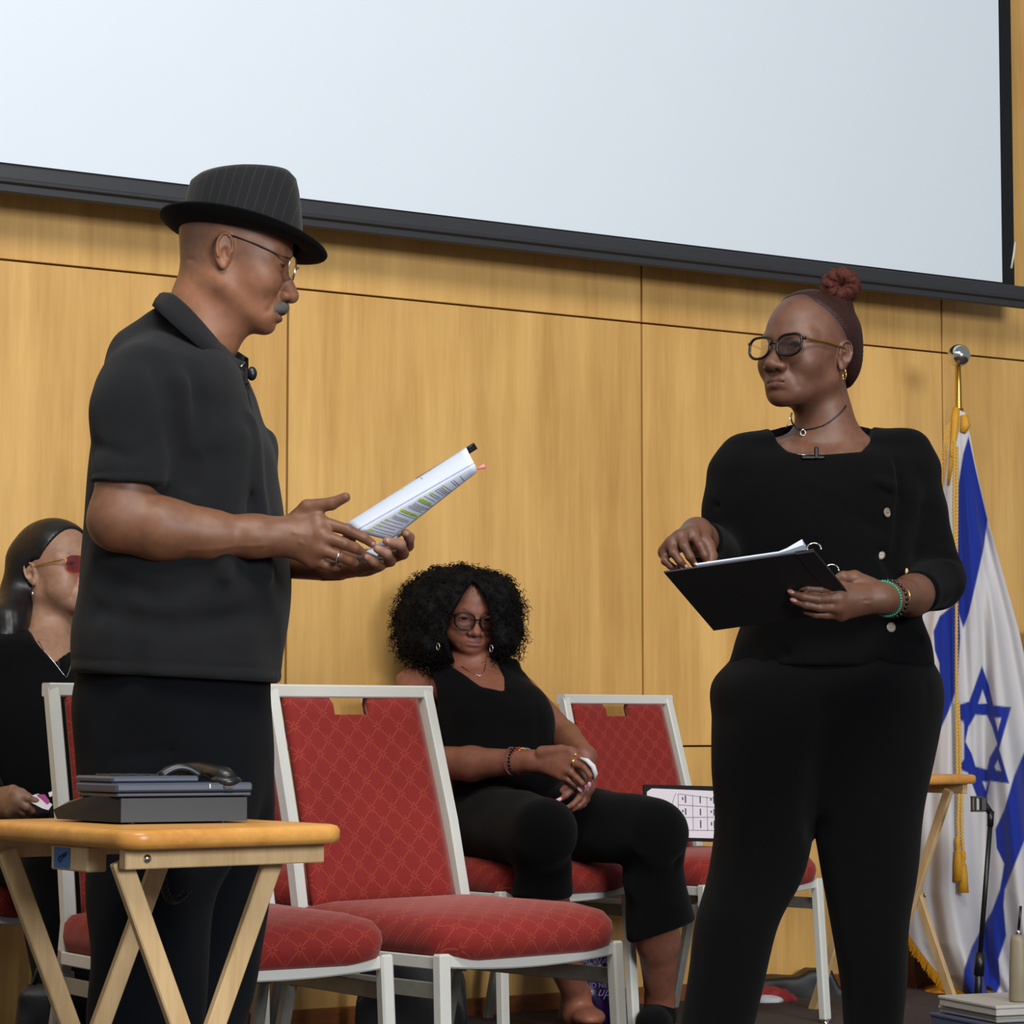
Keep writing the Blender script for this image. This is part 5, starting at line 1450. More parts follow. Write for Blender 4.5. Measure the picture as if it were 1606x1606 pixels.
# ------------------------------------------------------------- seated woman with curly hair
def build_curly():
    Y = 7.02; S = lambda u, v, d=0.0: P(u, v, Y+d)
    base = np.array([S(800, 1500)[0], Y-.1, 0])
    wo = empty('person', base, 'seated woman with big black curls, black glasses and clasped hands', 'person')
    psi = radians(14); fwd = (sin(psi), -cos(psi), 0); k = .98; pt = radians(14)
    f0 = Frame((0, 0, 0), fwd, pt, radians(-3), k)
    hc = S(747, 971, .04)
    fr = Frame(hc - f0.w(.085, 0, .000), fwd, pt, radians(-3), k)
    skin = srgb('835240')[:3]
    Fm = dict(zf=.87, cw=1.0, jw=1.06, lips=1.1, nose=1.15, open=.0036, lid=-.002, fold=.0022, cheek=.006, lipc=(.24, .085, .085), brow=.9, browc=(.012, .008, .007))
    # torso leans back to the left; loft along z with shifting centre
    T = Loft(rows_px([(1042, 690, 790, Y+.10, .06), (1056, 672, 812, Y+.10, .085), (1085, 672, 850, Y+.07, .12), (1110, 680, 866, Y+.05, .135), (1150, 692, 872, Y+.02, .135), (1190, 704, 876, Y-.02, .135), (1240, 712, 886, Y-.05, .14), (1300, 716, 890, Y-.06, .14), (1345, 722, 888, Y-.06, .13)]), n=2.4, kcap=.03)
    hipL, hipR = S(765, 1292, -.10), S(858, 1288, -.06)
    knL, knR = S(852, 1306, -.50), S(1025, 1302, -.36)
    ankL, ankR = S(904, 1560, -.10), S(1035, 1568, -.02)
    vneck = [(702, 1035), (720, 1052), (755, 1078), (791, 1086), (790, 1062), (783, 1040), (778, 1020), (745, 1000), (705, 1015)]
    def top(p):
        d = T(p)
        d = smin(d, cap(p, S(700, 1062, .12), S(745, 1056, .12), .045, .05), .04); d = smin(d, cap(p, S(800, 1058, .12), S(760, 1052, .12), .042, .05), .04)
        uv = np.stack([p[:, 0], p[:, 2]], 1)
        ps = poly_sd(uv, [(S(a, b, 0)[0], S(a, b, 0)[2]) for a, b in vneck])
        d = smax(d, -np.maximum(ps, p[:, 1]-(Y+.10)), .004)
        for q in (((650, 1020), (670, 1040), (684, 1075), (688, 1110), (640, 1110), (610, 1060)), ((812, 1030), (818, 1050), (842, 1072), (870, 1100), (900, 1060), (850, 1020))):
            ps = poly_sd(uv, [(S(a, b, .05)[0], S(a, b, .05)[2]) for a, b in q]); d = smax(d, -ps, .006)
        d = d + crease(p, [S(700, 1045, .02), S(745, 1080, -.04), S(800, 1110, -.08)], .009, -.004)
        d = d + crease(p, [S(786, 1050, 0), S(800, 1090, -.05), S(806, 1180, -.1)], .008, .005) + crease(p, [S(740, 1120, -.05), S(760, 1230, -.16)], .014, .006) + crease(p, [S(840, 1120, -.05), S(850, 1210, -.15)], .014, .005)
        return d + wob(p, 30, .004)
    lo, hi = bbox([S(650, 1350, -.25), S(905, 1020, .24)], .02)
    sculpt('top', top, lo, hi, .0055, M['blacktop'], wo)
    hemR = S(1040, 1455, -.32); hemL = S(880, 1400, -.42)
    def pants(p):
        d = chain(p, [hipL, knL], (.105, .085), .02); d = smin(d, chain(p, [hipR, knR], (.105, .082), .02), .02)
        d = smin(d, ell(p, S(812, 1290, -.04), (.20, .15, .10)), .05)
        a = chain(p, [knL + np.array([0, .02, -.01]), S(852, 1400, -.38), S(862, 1440, -.32)], (.072, .070, .074), .02)
        b = chain(p, [knR + np.array([0.01, .02, -.01]), S(1024, 1380, -.26), S(1040, 1470, -.17)], (.072, .074, .094), .02)
        a = smax(a, S(0, 1408, -.4)[2] - p[:, 2], .004)
        hz = S(996, 1472, -.17)[2] + (p[:, 0]-S(996, 0, -.17)[0])*(S(1088, 1440, -.17)[2]-S(996, 1472, -.17)[2])/(S(1088, 0, -.17)[0]-S(996, 0, -.17)[0])
        b = smax(b, hz - p[:, 2], .004)
        d = smin(d, a, .02); d = smin(d, b, .02)
        d = d + crease(p, [S(1000, 1330, -.42), S(1040, 1340, -.44)], .01, .006) + crease(p, [S(1060, 1340, -.36), S(1070, 1440, -.36)], .014, .006) + crease(p, [S(900, 1290, -.3), S(980, 1310, -.45)], .02, .006) + crease(p, [S(1020, 1380, -.42), S(1010, 1460, -.42)], .015, .006)
        return d + wob(p, 25, .004, 1)
    lo, hi = bbox([S(690, 1490, -.65), S(1105, 1215, .14)], .03)
    sculpt('trousers', pants, lo, hi, .007, M['blackpants'], wo)
    # body
    shR_, elR_, wR = S(648, 1080, .10), S(652, 1196, -.10), S(835, 1194, -.33)
    shL_, elL_, wL = S(816, 1086, .16), S(886, 1160, .03), S(918, 1186, -.33)
    mc = [S(900, 1184, -.40), S(899, 1196, -.405), S(891, 1208, -.40), S(880, 1217, -.385)]
    fg = [[S(920, 1196, -.43), S(929, 1208, -.43), S(931, 1219, -.42)], [S(916, 1204, -.435), S(925, 1216, -.435), S(924, 1229, -.425)], [S(905, 1220, -.42), S(913, 1228, -.42), S(918, 1234, -.41)], [S(892, 1224, -.40), S(901, 1231, -.40), S(908, 1238, -.395)]]
    th = [S(850, 1180, -.36), S(880, 1176, -.38), S(895, 1177, -.395), S(904, 1180, -.40)]
    mc2 = [S(906, 1228, -.36), S(914, 1236, -.37), S(920, 1240, -.37), S(925, 1236, -.36)]
    fg2 = [[S(896, 1240, -.375), S(888, 1248, -.38), S(878, 1254, -.38)], [S(908, 1252, -.385), S(898, 1262, -.39), S(886, 1269, -.39)], [S(916, 1256, -.375), S(908, 1264, -.38), S(898, 1270, -.38)], [S(921, 1254, -.365), S(916, 1262, -.37), S(908, 1268, -.37)]]
    th2 = [S(905, 1205, -.36), S(896, 1222, -.37), S(888, 1234, -.375), S(882, 1240, -.375)]
    def arms(p):
        d = chain(p, [shR_, elR_], (.056, .045), .02); d = smin(d, chain(p, [elR_, S(740, 1198, -.22), wR], (.045, .042, .027), .02), .02)
        d = smin(d, hand_sdf(p, wR, mc, fg, th, rw=.025, rm=.0115, rf=(.0088, .008, .0072, .006)), .012)
        e = chain(p, [shL_, elL_], (.046, .042), .02); e = smin(e, chain(p, [elL_, wL], (.043, .027), .02), .02)
        e = smin(e, hand_sdf(p, wL, mc2, fg2, th2, rw=.024, rm=.0115, rf=(.0088, .008, .0072, .006)), .012)
        return np.minimum(d, e)
    def legs(p):
        d = chain(p, [knL + np.array([0, .03, -.05]), S(870, 1470, -.26), ankL, ankL + np.array([0, 0, -.05])], (.05, .050, .034, .036), .02)
        d = smin(d, ell(p, ankL + np.array([.03, -.06, -.050]), (.042, .08, .024)), .03)
        e = chain(p, [knR + np.array([0, .03, -.05]), S(1032, 1475, -.14), ankR, ankR + np.array([0, 0, -.05])], (.05, .0535, .036, .036), .02)
        return np.minimum(d, e)
    def headneck(p):
        q = fr.loc(p); d = head_sdf(q, Fm)*k
        d = smin(d, cap(p, fr.w(-.022, 0, -.05), S(745, 1085, .10), .050, .056), .015)
        d = smin(d, T(p, -.010), .015)
        d = smin(d, cap(p, S(700, 1062, .12), S(745, 1056, .12), .036, .04), .04); d = smin(d, cap(p, S(800, 1058, .12), S(760, 1052, .12), .034, .04), .04)
        return d
    def up(p): return np.minimum(headneck(p), 9)
    pieces = []
    lo, hi = bbox([S(690, 1085, -.10), S(800, 925, .22)], .012); pieces.append((headneck, lo, hi, .0024))
    lo, hi = bbox([S(618, 1280, -.45), S(945, 1030, .18)], .02); pieces.append((arms, lo, hi, .0032))
    lo, hi = bbox([S(820, 1640, -.55), S(1085, 1370, .08)], .03); pieces.append((legs, lo, hi, .004))
    def coarse(p):
        d = T(p, -.016); d = smin(d, chain(p, [S(745, 1085, .1), shR_, elR_], (.04, .036, .034)), .02); d = smin(d, chain(p, [S(745, 1085, .1), shL_, elL_], (.04, .036, .034)), .02); d = smin(d, chain(p, [hipL, knL], (.08, .065)), .02); d = smin(d, chain(p, [hipR, knR, S(1026, 1400, -.22)], (.08, .055, .038)), .02); return smin(d, chain(p, [knL, S(857, 1405, -.35)], (.055, .036)), .02)
    lo, hi = bbox([S(650, 1420, -.62), S(1090, 1050, .2)], .03); pieces.append((coarse, lo, hi, .014))
    def col(V):
        q = fr.loc(V); c = head_cols(q, Fm, skin); c[V[:, 2] < S(0, 1090)[2]] = np.array(skin)*.85
        c[V[:, 2] < S(0, 1380)[2]] = np.array(skin)*1.05; return c
    sculpt_multi('body', pieces, M['skin'], wo, col)
    eyes(fr, wo, (.1, -.2))
    for f_ in fg[1:]: nail(wo, f_[2], f_[1], (.1, -1, .3), M['pinknail'], .018, .0095)
    for f_ in fg2[:2]: nail(wo, f_[2] + unit(f_[2]-f_[1])*.004, f_[1], (.1, -1, .3), M['pinknail'], .022, .010)
    glasses(wo, fr, lens_c=(.100, .0345, -.004), hw=.0275, hh=.0225, r=.0026, shape=2.3, frame='tortoise', lens='lens', up=1.12, wrap=.10, tilt=.02)
    # hair
    hcn = S(715, 968, .10)
    face = [(742, 910), (757, 928), (766, 948), (770, 975), (771, 1000), (768, 1020), (757, 1042), (735, 1052), (714, 1040), (704, 1015), (700, 990), (704, 965), (716, 950), (728, 928)]
    fpoly = [(S(a, b, -.02)[0], S(a, b, -.02)[2]) for a, b in face]
    def hair(p):
        d = ell(p, S(716, 950, .11), (.145, .125, .105))
        d = smin(d, ell(p, S(672, 985, .11), (.085, .11, .085)), .05)
        d = smin(d, ell(p, S(779, 968, .10), (.062, .10, .105)), .05)
        d = smin(d, ell(p, S(690, 1010, .09), (.085, .10, .06)), .04)
        d = smin(d, ell(p, S(790, 1000, .09), (.040, .08, .05)), .03)
        d = d + wob(p, 60, .006) + wob(p, 130, .004, 1) + wob(p, 260, .002, 2)
        uv = np.stack([p[:, 0], p[:, 2]], 1); ps = poly_sd(uv, fpoly)
        d = smax(d, -np.maximum(ps, p[:, 1]-(Y+.11)), .006)
        return smax(d, -(T(p)-.004), .004)
    lo, hi = bbox([S(600, 1050, -.08), S(830, 880, .26)], .02)
    sculpt('hair', hair, lo, hi, .0042, M['hair_black'], wo)
    acc = lambda V: (poly_sd(np.stack([V[:, 0], V[:, 2]], 1), fpoly) > .006) & (V[:, 1] < Y+.16)
    fuzz(hair, lo, hi, 900, .030, .0012, M['hair_black'], wo, 'curls', curl=.0050, turns=2.3, down=.35, rng=random.Random(5), spread=.75, accept=acc, h=.008, seg=20)
    # jewellery
    for sg in (1, -1):
        e = S(809-0 if sg > 0 else 688, 1010, -.03) if False else fr.w(.012, .082*sg, -.048)
    for u, v in ((687, 1014), (770.5, 1017)):
        c = S(u, v, -.045)
        MB().tube([c + np.array([.004*cos(a), -.004*cos(a), .009*sin(a)]) for a in np.linspace(0, 2*pi, 20, endpoint=False)], .0012, 6, closed=True).build('earring', M['silver'], wo, smooth=True)
    def on_chest(u, v):
        ts = np.linspace(Y-.3, Y+.25, 300); pts = np.array([P(u, v, t) for t in ts], np.float32); dd = np.minimum(headneck(pts), 1); i = np.argmax(dd < .002); return pts[i].astype(float)
    MB().tube([on_chest(*q) for q in ((724, 1045), (735, 1053), (745, 1058), (753, 1060), (759, 1052), (762, 1040))], .0010, 6).build('necklace', M['silver'], wo, smooth=True)
    ax = unit(wR - S(740, 1198, -.22)); u_ = unit(np.cross(ax, (0, 0, 1))); v_ = np.cross(ax, u_)
    for (u, mt, br, n, rr) in ((803, 'pinkbead', .0026, 34, .0335), (810, 'blackbead', .0042, 22, .0325), (815, 'redbead', .0045, 20, .032), (821, 'gold', .0036, 24, .0315), (827, 'button', .0034, 26, .0305)):
        c = wR + (S(u, 1194, -.30) - wR)*np.array([1, 1, 0]); b = MB(); rr2 = rr
        for i in range(n): a = 2*pi*i/n; b.sph(c + rr2*(u_*cos(a) + v_*sin(a)), br, 7)
        o = b.build('bracelet', M[mt], wo, smooth=True); o['kind'] = 'stuff'
    for f_, m_, t_, rr in ((fg[1], mc[1], .18, .0055), (fg[0], mc[0], .25, .003), (fg[2], mc[2], .25, .0022)):
        a_ = unit(f_[0]-m_); c = m_ + (f_[0]-m_)*t_; x_ = unit(np.cross(a_, (0, 0, 1))); y_ = np.cross(a_, x_)
        MB().tube([c + .0108*(x_*cos(a) + y_*sin(a)) for a in np.linspace(0, 2*pi, 20, endpoint=False)], rr*.6, 7, closed=True).build('ring', M['gold'], wo, smooth=True)
    MB().tube([S(911, 1189, -.43), S(921, 1193, -.445), S(930, 1202, -.445), S(934, 1213, -.44), S(932, 1224, -.43)], [.003, .006, .007, .006, .002], 8).build('tissue', M['tissue'], wo, smooth=True)
    MB().tube([ankL + np.array([.036*cos(a), .036*sin(a), -.012 + .014*cos(a)]) for a in np.linspace(0, 2*pi, 26, endpoint=False)], .0012, 6, closed=True).build('anklet', M['silver'], wo, smooth=True)
    # shoes
    def shoeR(p):
        c = S(1035, 1590, -.02); c[2] = .045
        d = smin(ell(p, c + np.array([-.02, -.09, .005]), (.048, .12, .046)), ell(p, c + np.array([.0, .01, .015]), (.044, .06, .055)), .02)
        return smax(d, .034 - p[:, 2], .004)
    def soleR(p):
        c = S(1035, 1590, -.02)
        d = smin(ell(p, (c[0]-.02, c[1]-.09, .02), (.053, .128, .03)), ell(p, (c[0], c[1]+.01, .022), (.048, .066, .034)), .02)
        return smax(smax(d, p[:, 2]-.046, .004), .002-p[:, 2], .003) - .0012*np.abs(np.sin(p[:, 0]*300 + p[:, 1]*300))
    c = S(1035, 1590, -.02); lo, hi = bbox([(c[0]-.09, c[1]-.24, 0), (c[0]+.07, c[1]+.10, .11)], .01)
    sculpt('shoe_upper', shoeR, lo, hi, .0035, M['blacktop'], wo); sculpt('shoe_sole', soleR, lo, hi, .0035, M['sneaker'], wo)
    c2 = ankL + np.array([.035, -.09, -.06]); c2[2] = .03
    lo, hi = bbox([c2 - np.array([.08, .14, .03]), c2 + np.array([.08, .14, .06])], .01)
    sculpt('flat_shoe', lambda p: smax(smin(ell(p, c2 + np.array([0, -.02, .004]), (.046, .10, .034)), ell(p, c2 + np.array([-.03, .08, .0]), (.036, .05, .03)), .03), .002-p[:, 2], .003), lo, hi, .005, M['black_leather'], wo)
    return wo
build_curly()

# ------------------------------------------------------------- seated woman in red tinted glasses, at the left edge
def build_left():
    Y = 6.12; S = lambda u, v, d=0.0: P(u, v, Y+d)
    base = np.array([S(60, 1500)[0], Y-.1, 0])
    wo = empty('person', base, 'seated woman in black with long dark hair and red tinted glasses, holding papers', 'person')
    fwd = unit((.80, -.60, 0)); k = 1.0; pt = radians(-9)
    f0 = Frame((0, 0, 0), fwd, pt, 0, k)
    fr = Frame(S(49, 900, -.02) - f0.w(-.010, -.072, -.008), fwd, pt, 0, k)
    skin = srgb('8E6A54')[:3]
    hairfn = lambda q: (q[:, 0]*.80 - (q[:, 2]-.050)*.50 - .034)
    Fm = dict(cw=.98, jw=1.0, lips=1.05, open=.0030, fold=.0022, cheek=.003, zf=.94, lipc=(.22, .09, .08), brow=.4)
    T = Loft(rows_px([(992, 10, 100, Y+.0, .08), (1008, -20, 112, Y, .11), (1040, -40, 132, Y, .13), (1100, -52, 150, Y-.02, .145), (1180, -55, 150, Y-.03, .15), (1260, -50, 145, Y-.03, .16), (1340, -60, 140, Y-.03, .16)]), n=2.3, kcap=.03)
    shN, elN, wN = S(-15, 1040, -.10), S(-62, 1190, -.22), S(-8, 1262, -.36)
    shF, elF = S(112, 1040, .10), S(150, 1180, .04)
    vn = [(36, 975), (60, 1005), (92, 1042), (112, 1012), (118, 985), (90, 950), (50, 950)]
    def top(p):
        d = T(p); d = smin(d, chain(p, [S(40, 1020, 0), shN, elN, S(-25, 1245, -.34)], (.05, .062, .058, .045), .02), .03)
        d = smin(d, chain(p, [S(85, 1020, 0), shF, elF], (.045, .055, .05), .02), .03)
        uv = np.stack([p[:, 0], p[:, 2]], 1); ps = poly_sd(uv, [(S(a, b, -.05)[0], S(a, b, -.05)[2]) for a, b in vn])
        d = smax(d, -np.maximum(ps, p[:, 1]-(Y+.03)), .004)
        return d + wob(p, 24, .005) + crease(p, [S(30, 1080, -.18), S(10, 1200, -.2)], .02, .006)
    lo, hi = bbox([S(-110, 1350, -.42), S(190, 960, .22)], .02)
    sculpt('top', top, lo, hi, .0065, M['blacktop'], wo)
    kA, kB = S(95, 1330, -.36), S(150, 1330, -.30)
    def pants(p):
        d = smin(chain(p, [S(10, 1320, -.02), kA], (.11, .085)), chain(p, [S(70, 1320, .05), kB], (.11, .085)), .02)
        d = smin(d, ell(p, S(45, 1330, 0), (.2, .17, .11)), .04)
        d = smin(d, chain(p, [kA, S(92, 1450, -.34), S(98, 1570, -.33)], (.08, .072, .062)), .02); d = smin(d, chain(p, [kB, S(160, 1450, -.26), S(165, 1600, -.26)], (.08, .072, .062)), .02)
        return smax(d + wob(p, 24, .005, 1), .07-p[:, 2], .004)
    lo, hi = bbox([S(-80, 1660, -.48), S(220, 1240, .2)], .03)
    sculpt('trousers', pants, lo, hi, .009, M['blackpants'], wo)
    for q in (S(98, 1570, -.36), S(165, 1600, -.29)):
        c = np.array([q[0]+.04, q[1]-.05, .04])
        lo, hi = bbox([c - np.array([.14, .09, .04]), c + np.array([.14, .09, .06])], .01)
        sculpt('shoe', lambda p, c=c: smax(ell(p, c, (.12, .055, .05)), .002-p[:, 2], .003), lo, hi, .008, M['black_leather'], wo)
    mc = [S(26, 1246, -.42), S(28, 1256, -.425), S(26, 1266, -.42), S(20, 1274, -.41)]
    fg = [[S(44, 1252, -.43), S(56, 1257, -.425), S(67, 1261, -.42)], [S(42, 1266, -.43), S(50, 1272, -.42), S(52, 1276, -.40)], [S(38, 1274, -.42), S(44, 1280, -.41), S(44, 1282, -.39)], [S(30, 1280, -.41), S(36, 1284, -.40), S(38, 1286, -.38)]]
    th = [S(2, 1246, -.38), S(20, 1240, -.40), S(34, 1244, -.41), S(46, 1250, -.41)]
    def arm(p):
        d = chain(p, [elN, S(-30, 1248, -.33), wN], (.045, .034, .028), .02)
        return smin(d, hand_sdf(p, wN, mc, fg, th, rw=.026, rm=.012), .012)
    def headneck(p):
        q = fr.loc(p); d = head_sdf(q, Fm)*k
        d = smin(d, cap(p, fr.w(-.022, 0, -.04), S(72, 1020, .02), .052, .060), .03)
        d = smin(d, T(p, -.010), .05)
        return d + crease(p, [S(60, 960, -.08), S(85, 975, -.08), S(100, 970, -.06)], .004, .0016) + crease(p, [S(58, 985, -.08), S(85, 1000, -.09)], .004, .0012)
    pieces = []
    lo, hi = bbox([S(5, 1050, -.17), S(150, 820, .13)], .012); pieces.append((headneck, lo, hi, .0024))
    lo, hi = bbox([S(-100, 1300, -.45), S(80, 1150, -.15)], .02); pieces.append((arm, lo, hi, .003))
    def coarse(p): return smin(smin(T(p, -.018), chain(p, [S(20, 1050, 0), shN, elN], (.04, .045, .042)), .03), smin(chain(p, [S(10, 1320, -.02), kA], (.08, .06)), chain(p, [S(70, 1320, .05), kB], (.08, .06)), .02), .02)
    lo, hi = bbox([S(-130, 1370, -.45), S(190, 1010, .2)], .03); pieces.append((coarse, lo, hi, .014))
    def col(V): q = fr.loc(V); c = head_cols(q, Fm, skin); c[V[:, 2] < S(0, 1100)[2]] = np.array(skin)*.75; return c
    sculpt_multi('body', pieces, M['skin'], wo, col)
    eyes(fr, wo)
    def hair(p):
        q = fr.loc(p)
        d = ell(q, (-.014, 0, .036), (.1010, .0815, .0900))*k
        d = smax(d, hairfn(q)*k, .005)
        m_ = np.stack([q[:, 0], np.abs(q[:, 1]), q[:, 2]], 1)
        d = ssub(d, ell(m_, (.008, .085, -.030), (.030, .035, .052))*k, .008)
        h1 = chain(p, [fr.w(-.055, -.045, .03), fr.w(-.075, -.048, -.04), S(14, 975, -.04), S(8, 1005, -.07)], (.045, .044, .042, .030), .02)
        h2 = chain(p, [fr.w(-.055, .045, .03), fr.w(-.075, .045, -.05), S(60, 990, .10)], (.045, .042, .038), .02)
        d = smin(d, h1, .025); d = smin(d, h2, .025)
        a = np.arctan2(q[:, 1], q[:, 0]+.05)
        return d + .0004*np.sin(a*90 + q[:, 2]*20) + wob(p, 40, .002)
    lo, hi = bbox([S(-30, 1090, -.2), S(130, 810, .2)], .02)
    sculpt('hair', hair, lo, hi, .0034, M['hair_dark'], wo)
    glasses(wo, fr, lens_c=(.0985, .0335, -.003), hw=.0265, hh=.0190, r=.0008, shape=2.5, frame='gold', lens='lens_red', rimless=True, temple='gold', wrap=.22, tr=.0014, up=1.05)
    c = fr.w(-.004, -.078, -.052)
    MB().sph(c + np.array([0, -.003, -.004]), (.003, .003, .006), 10).build('earring', M['silver'], wo, smooth=True)
    def onc(u, v):
        ts = np.linspace(Y-.3, Y+.1, 240); pts = np.array([P(u, v, t) for t in ts], np.float32); i = np.argmax(np.minimum(headneck(pts), top(pts)) < .003); return pts[i].astype(float)
    MB().tube([onc(*q) for q in ((60, 1005), (72, 1024), (86, 1040), (98, 1056), (104, 1063), (109, 1052), (112, 1035), (113, 1022))], .0010, 6).build('necklace', M['silver'], wo, smooth=True)
    c = onc(92, 1043); MB().box(c, (.006, .006, .016), bev=.001).build('clip_microphone', M['black_plastic'], wo)
    pr = empty('folded_papers', S(60, 1262, -.43), 'folded white and pink papers in the hand of the seated woman at the left edge', 'papers')
    MB().slab([S(36, 1252, -.43), S(60, 1245, -.42), S(82, 1262, -.42), S(76, 1271, -.435), S(66, 1268, -.437)], .004).build('sheet', M['pagewarm'], pr)
    MB().slab([S(58, 1246, -.426), S(70, 1246, -.425), S(78, 1256, -.425), S(74, 1262, -.428)], .003).build('cover_print', M['magenta'], pr)
    MB().slab([S(76, 1243, -.40), S(96, 1236, -.40), S(97, 1243, -.40), S(78, 1250, -.405)], .004).build('sheet', M['pagewarm'], pr)
    return wo
build_left()
# ------------------------------------------------------------- flag on its pole
def build_flag():
    Yp = 7.98; S = lambda u, v, d=0.0: P(u, v, Yp+d)
    px = S(1504, 700)[0]; base = np.array([px, Yp, 0]); pb_ = .085
    fl_ = empty('flag', base, 'white flag with blue stripes and blue star, gold fringed, draped on an indoor pole', 'flag')
    zt_ = S(1504, 545)[2]
    z1 = S(0, 640)[2]; z2 = S(0, 618)[2]; z3 = S(0, 573)[2]
    MB().tube([(px, Yp+pb_, .03), (px, Yp+pb_*.9, .6), (px, Yp+.02, z1-.12), (px, Yp, z1)], .0143, 18).build('pole', M['polewood'], fl_, smooth=True)
    MB().lathe([(.011, z1-.03), (.0145, z1-.03+.001), (.0110, z1+.0), (.0105, z2+.01), (.009, z3+.008), (.0115, z3+.012), (.008, z3+.02)], (px, Yp, 0), n=24).build('ferrule', M['gold'], fl_, smooth=True)
    MB().sph(S(1504, 558), .0345, 32).build('ball_finial', M['chrome'], fl_, smooth=True)
    MB().lathe([(.115, 0), (.12, .012), (.11, .03), (.06, .06), (.028, .09), (.024, .14), (.018, .145)], (px, Yp+pb_, .001), n=36).build('stand', M['gold'], fl_, smooth=True)
    # cloth: columns from left to right edge, rows from the top to the hem, hanging in folds
    vl = [(640, 1494), (680, 1490), (760, 1480), (860, 1462), (1000, 1440), (1200, 1422), (1400, 1412), (1480, 1424), (1530, 1446), (1580, 1490), (1600, 1530)]
    vr = [(640, 1512), (680, 1521), (720, 1528), (815, 1549), (900, 1573), (985, 1597), (1100, 1622), (1300, 1660), (1480, 1690), (1600, 1700)]
    fl = lambda v: np.interp(v, *zip(*vl)); fr_ = lambda v: np.interp(v, *zip(*vr))
    hem = lambda u: np.interp(u, [1405, 1425, 1440, 1460, 1485, 1515, 1545, 1600, 1660, 1710], [1440, 1486, 1524, 1552, 1577, 1586, 1584, 1578, 1572, 1560])
    nu, nv = 240, 420; UV = []; V = []
    for j in range(nv+1):
        for i in range(nu+1):
            t_ = i/nu; s_ = j/nv
            vtop = 642 + 10*abs(t_-.5)
            # column parameter keeps straight folds running from the top
            v0 = vtop; ub = 1412 + (1700-1412)*t_; hb_ = float(hem(ub)); v = v0 + (hb_ - v0)*s_
            a, b = float(fl(v)), float(fr_(v)); u = a + (b-a)*t_
            UV.append((u, v))
            w_ = min(1, s_*1.6)
            d = (.050*sin(t_*2*pi*2.3 + .9) + .016*sin(t_*2*pi*4.7 + 2.2*s_ + .3) + .003*sin(t_*2*pi*11 + 1.5))*w_*(.5+.7*s_) - .02
            d += .018*np.exp(-((u-1504)/7)**2)*0 - .030*np.exp(-((u-1520)/14)**2)*w_ + .04*np.exp(-((u-1545)/10)**2)*w_
            V.append(P(u, v, Yp + d - .015))
    UV = np.array(UV); V = np.array(V)
    Fc = np.array([(j*(nu+1)+i, (j+1)*(nu+1)+i, (j+1)*(nu+1)+i+1, j*(nu+1)+i+1) for j in range(nv) for i in range(nu)])
    blue = [
        [(1519, 684), (1530, 735), (1549, 815), (1543, 858), (1535, 895), (1527, 930), (1520, 960), (1511, 985), (1503, 960), (1502, 860), (1503, 760), (1511, 710)],
        [(1502, 900), (1496, 948), (1474, 966), (1464, 990), (1466, 1020), (1473, 1040), (1475, 1100), (1474, 1146), (1488, 1115), (1501, 1078), (1506, 1000)],
        [(1540, 1044), (1520, 1100), (1505, 1105), (1498, 1120), (1512, 1135), (1512, 1190), (1502, 1205), (1518, 1212), (1532, 1250), (1545, 1262), (1553, 1225), (1583, 1229), (1567, 1175), (1586, 1109), (1558, 1106), (1551, 1075)],
        [(1712, 1040), (1640, 1120), (1606, 1180), (1590, 1218), (1575, 1270), (1561, 1300), (1563, 1330), (1575, 1355), (1568, 1395), (1555, 1430), (1540, 1455), (1524, 1485), (1512, 1520), (1508, 1575), (1530, 1580), (1556, 1572), (1569, 1545), (1566, 1505), (1578, 1468), (1574, 1420), (1576, 1395), (1592, 1355), (1606, 1320), (1650, 1260), (1712, 1200)]]
    holes = [[(1541, 1082), (1534, 1104), (1548, 1103)], [(1530, 1121), (1519, 1140), (1514, 1163), (1524, 1182), (1530, 1202), (1548, 1207), (1552, 1188), (1564, 1167), (1556, 1140), (1548, 1122)],
             [(1560, 1126), (1570, 1126), (1565, 1146)], [(1562, 1208), (1560, 1202), (1565, 1192), (1570, 1209)], [(1541, 1226), (1550, 1226), (1546, 1240)], [(1508, 1152), (1505, 1135), (1511, 1130)]]
    sd = np.full(len(UV), 99., np.float32)
    for q in blue[:2] + blue[3:]: sd = np.minimum(sd, poly_sd(UV, q))
    st = poly_sd(UV, blue[2])
    for q in holes: st = np.maximum(st, -poly_sd(UV, q))
    sd = np.minimum(sd, st)
    a = np.clip(.5 - sd/2.2, 0, 1)[:, None]
    col = (1-a)*np.array(srgb('C9C6C8')[:3]) + a*np.array(srgb('1A2F8E')[:3])
    cloth = link_mesh('flag_cloth', V, Fc, M['flag'], fl_, col=col)
    so = cloth.modifiers.new('thickness', 'SOLIDIFY'); so.thickness = .0015
    # gold fringe along the hem and the hoist
    fb = MB(); rng = random.Random(4)
    row = V[nv*(nu+1):(nv+1)*(nu+1)]
    for i in range(0, nu):
        for q in range(3):
            p = row[i] + (row[i+1]-row[i])*(q/3); t_ = p + np.array([rng.gauss(0, .002) - .006, rng.gauss(0, .002), -.030+rng.gauss(0, .002)])
            if t_[2] < .004: t_[2] = .004
            fb.tube([p, (p+t_)/2 + np.array([0, -.001, 0]), t_], .0016, 3)
    lcol = V[::nu+1]
    for j in range(8, nv, 2):
        p = lcol[j]; fb.tube([p, p + np.array([-.020, -.002, -.016+rng.gauss(0, .002)])], .0017, 3)
    o = fb.build('fringe', M['fringe'], fl_); o['kind'] = 'stuff'
    # gathered gold sleeve and bow at the top, cords and tassels
    g_ = MB()
    g_.tube([S(1500, 640, -.03), S(1498, 655, -.035), S(1497, 675, -.035), S(1494, 700, -.035), S(1491, 730, -.04), S(1487, 760, -.04)], [.010, .013, .012, .009, .007, .004], 10)
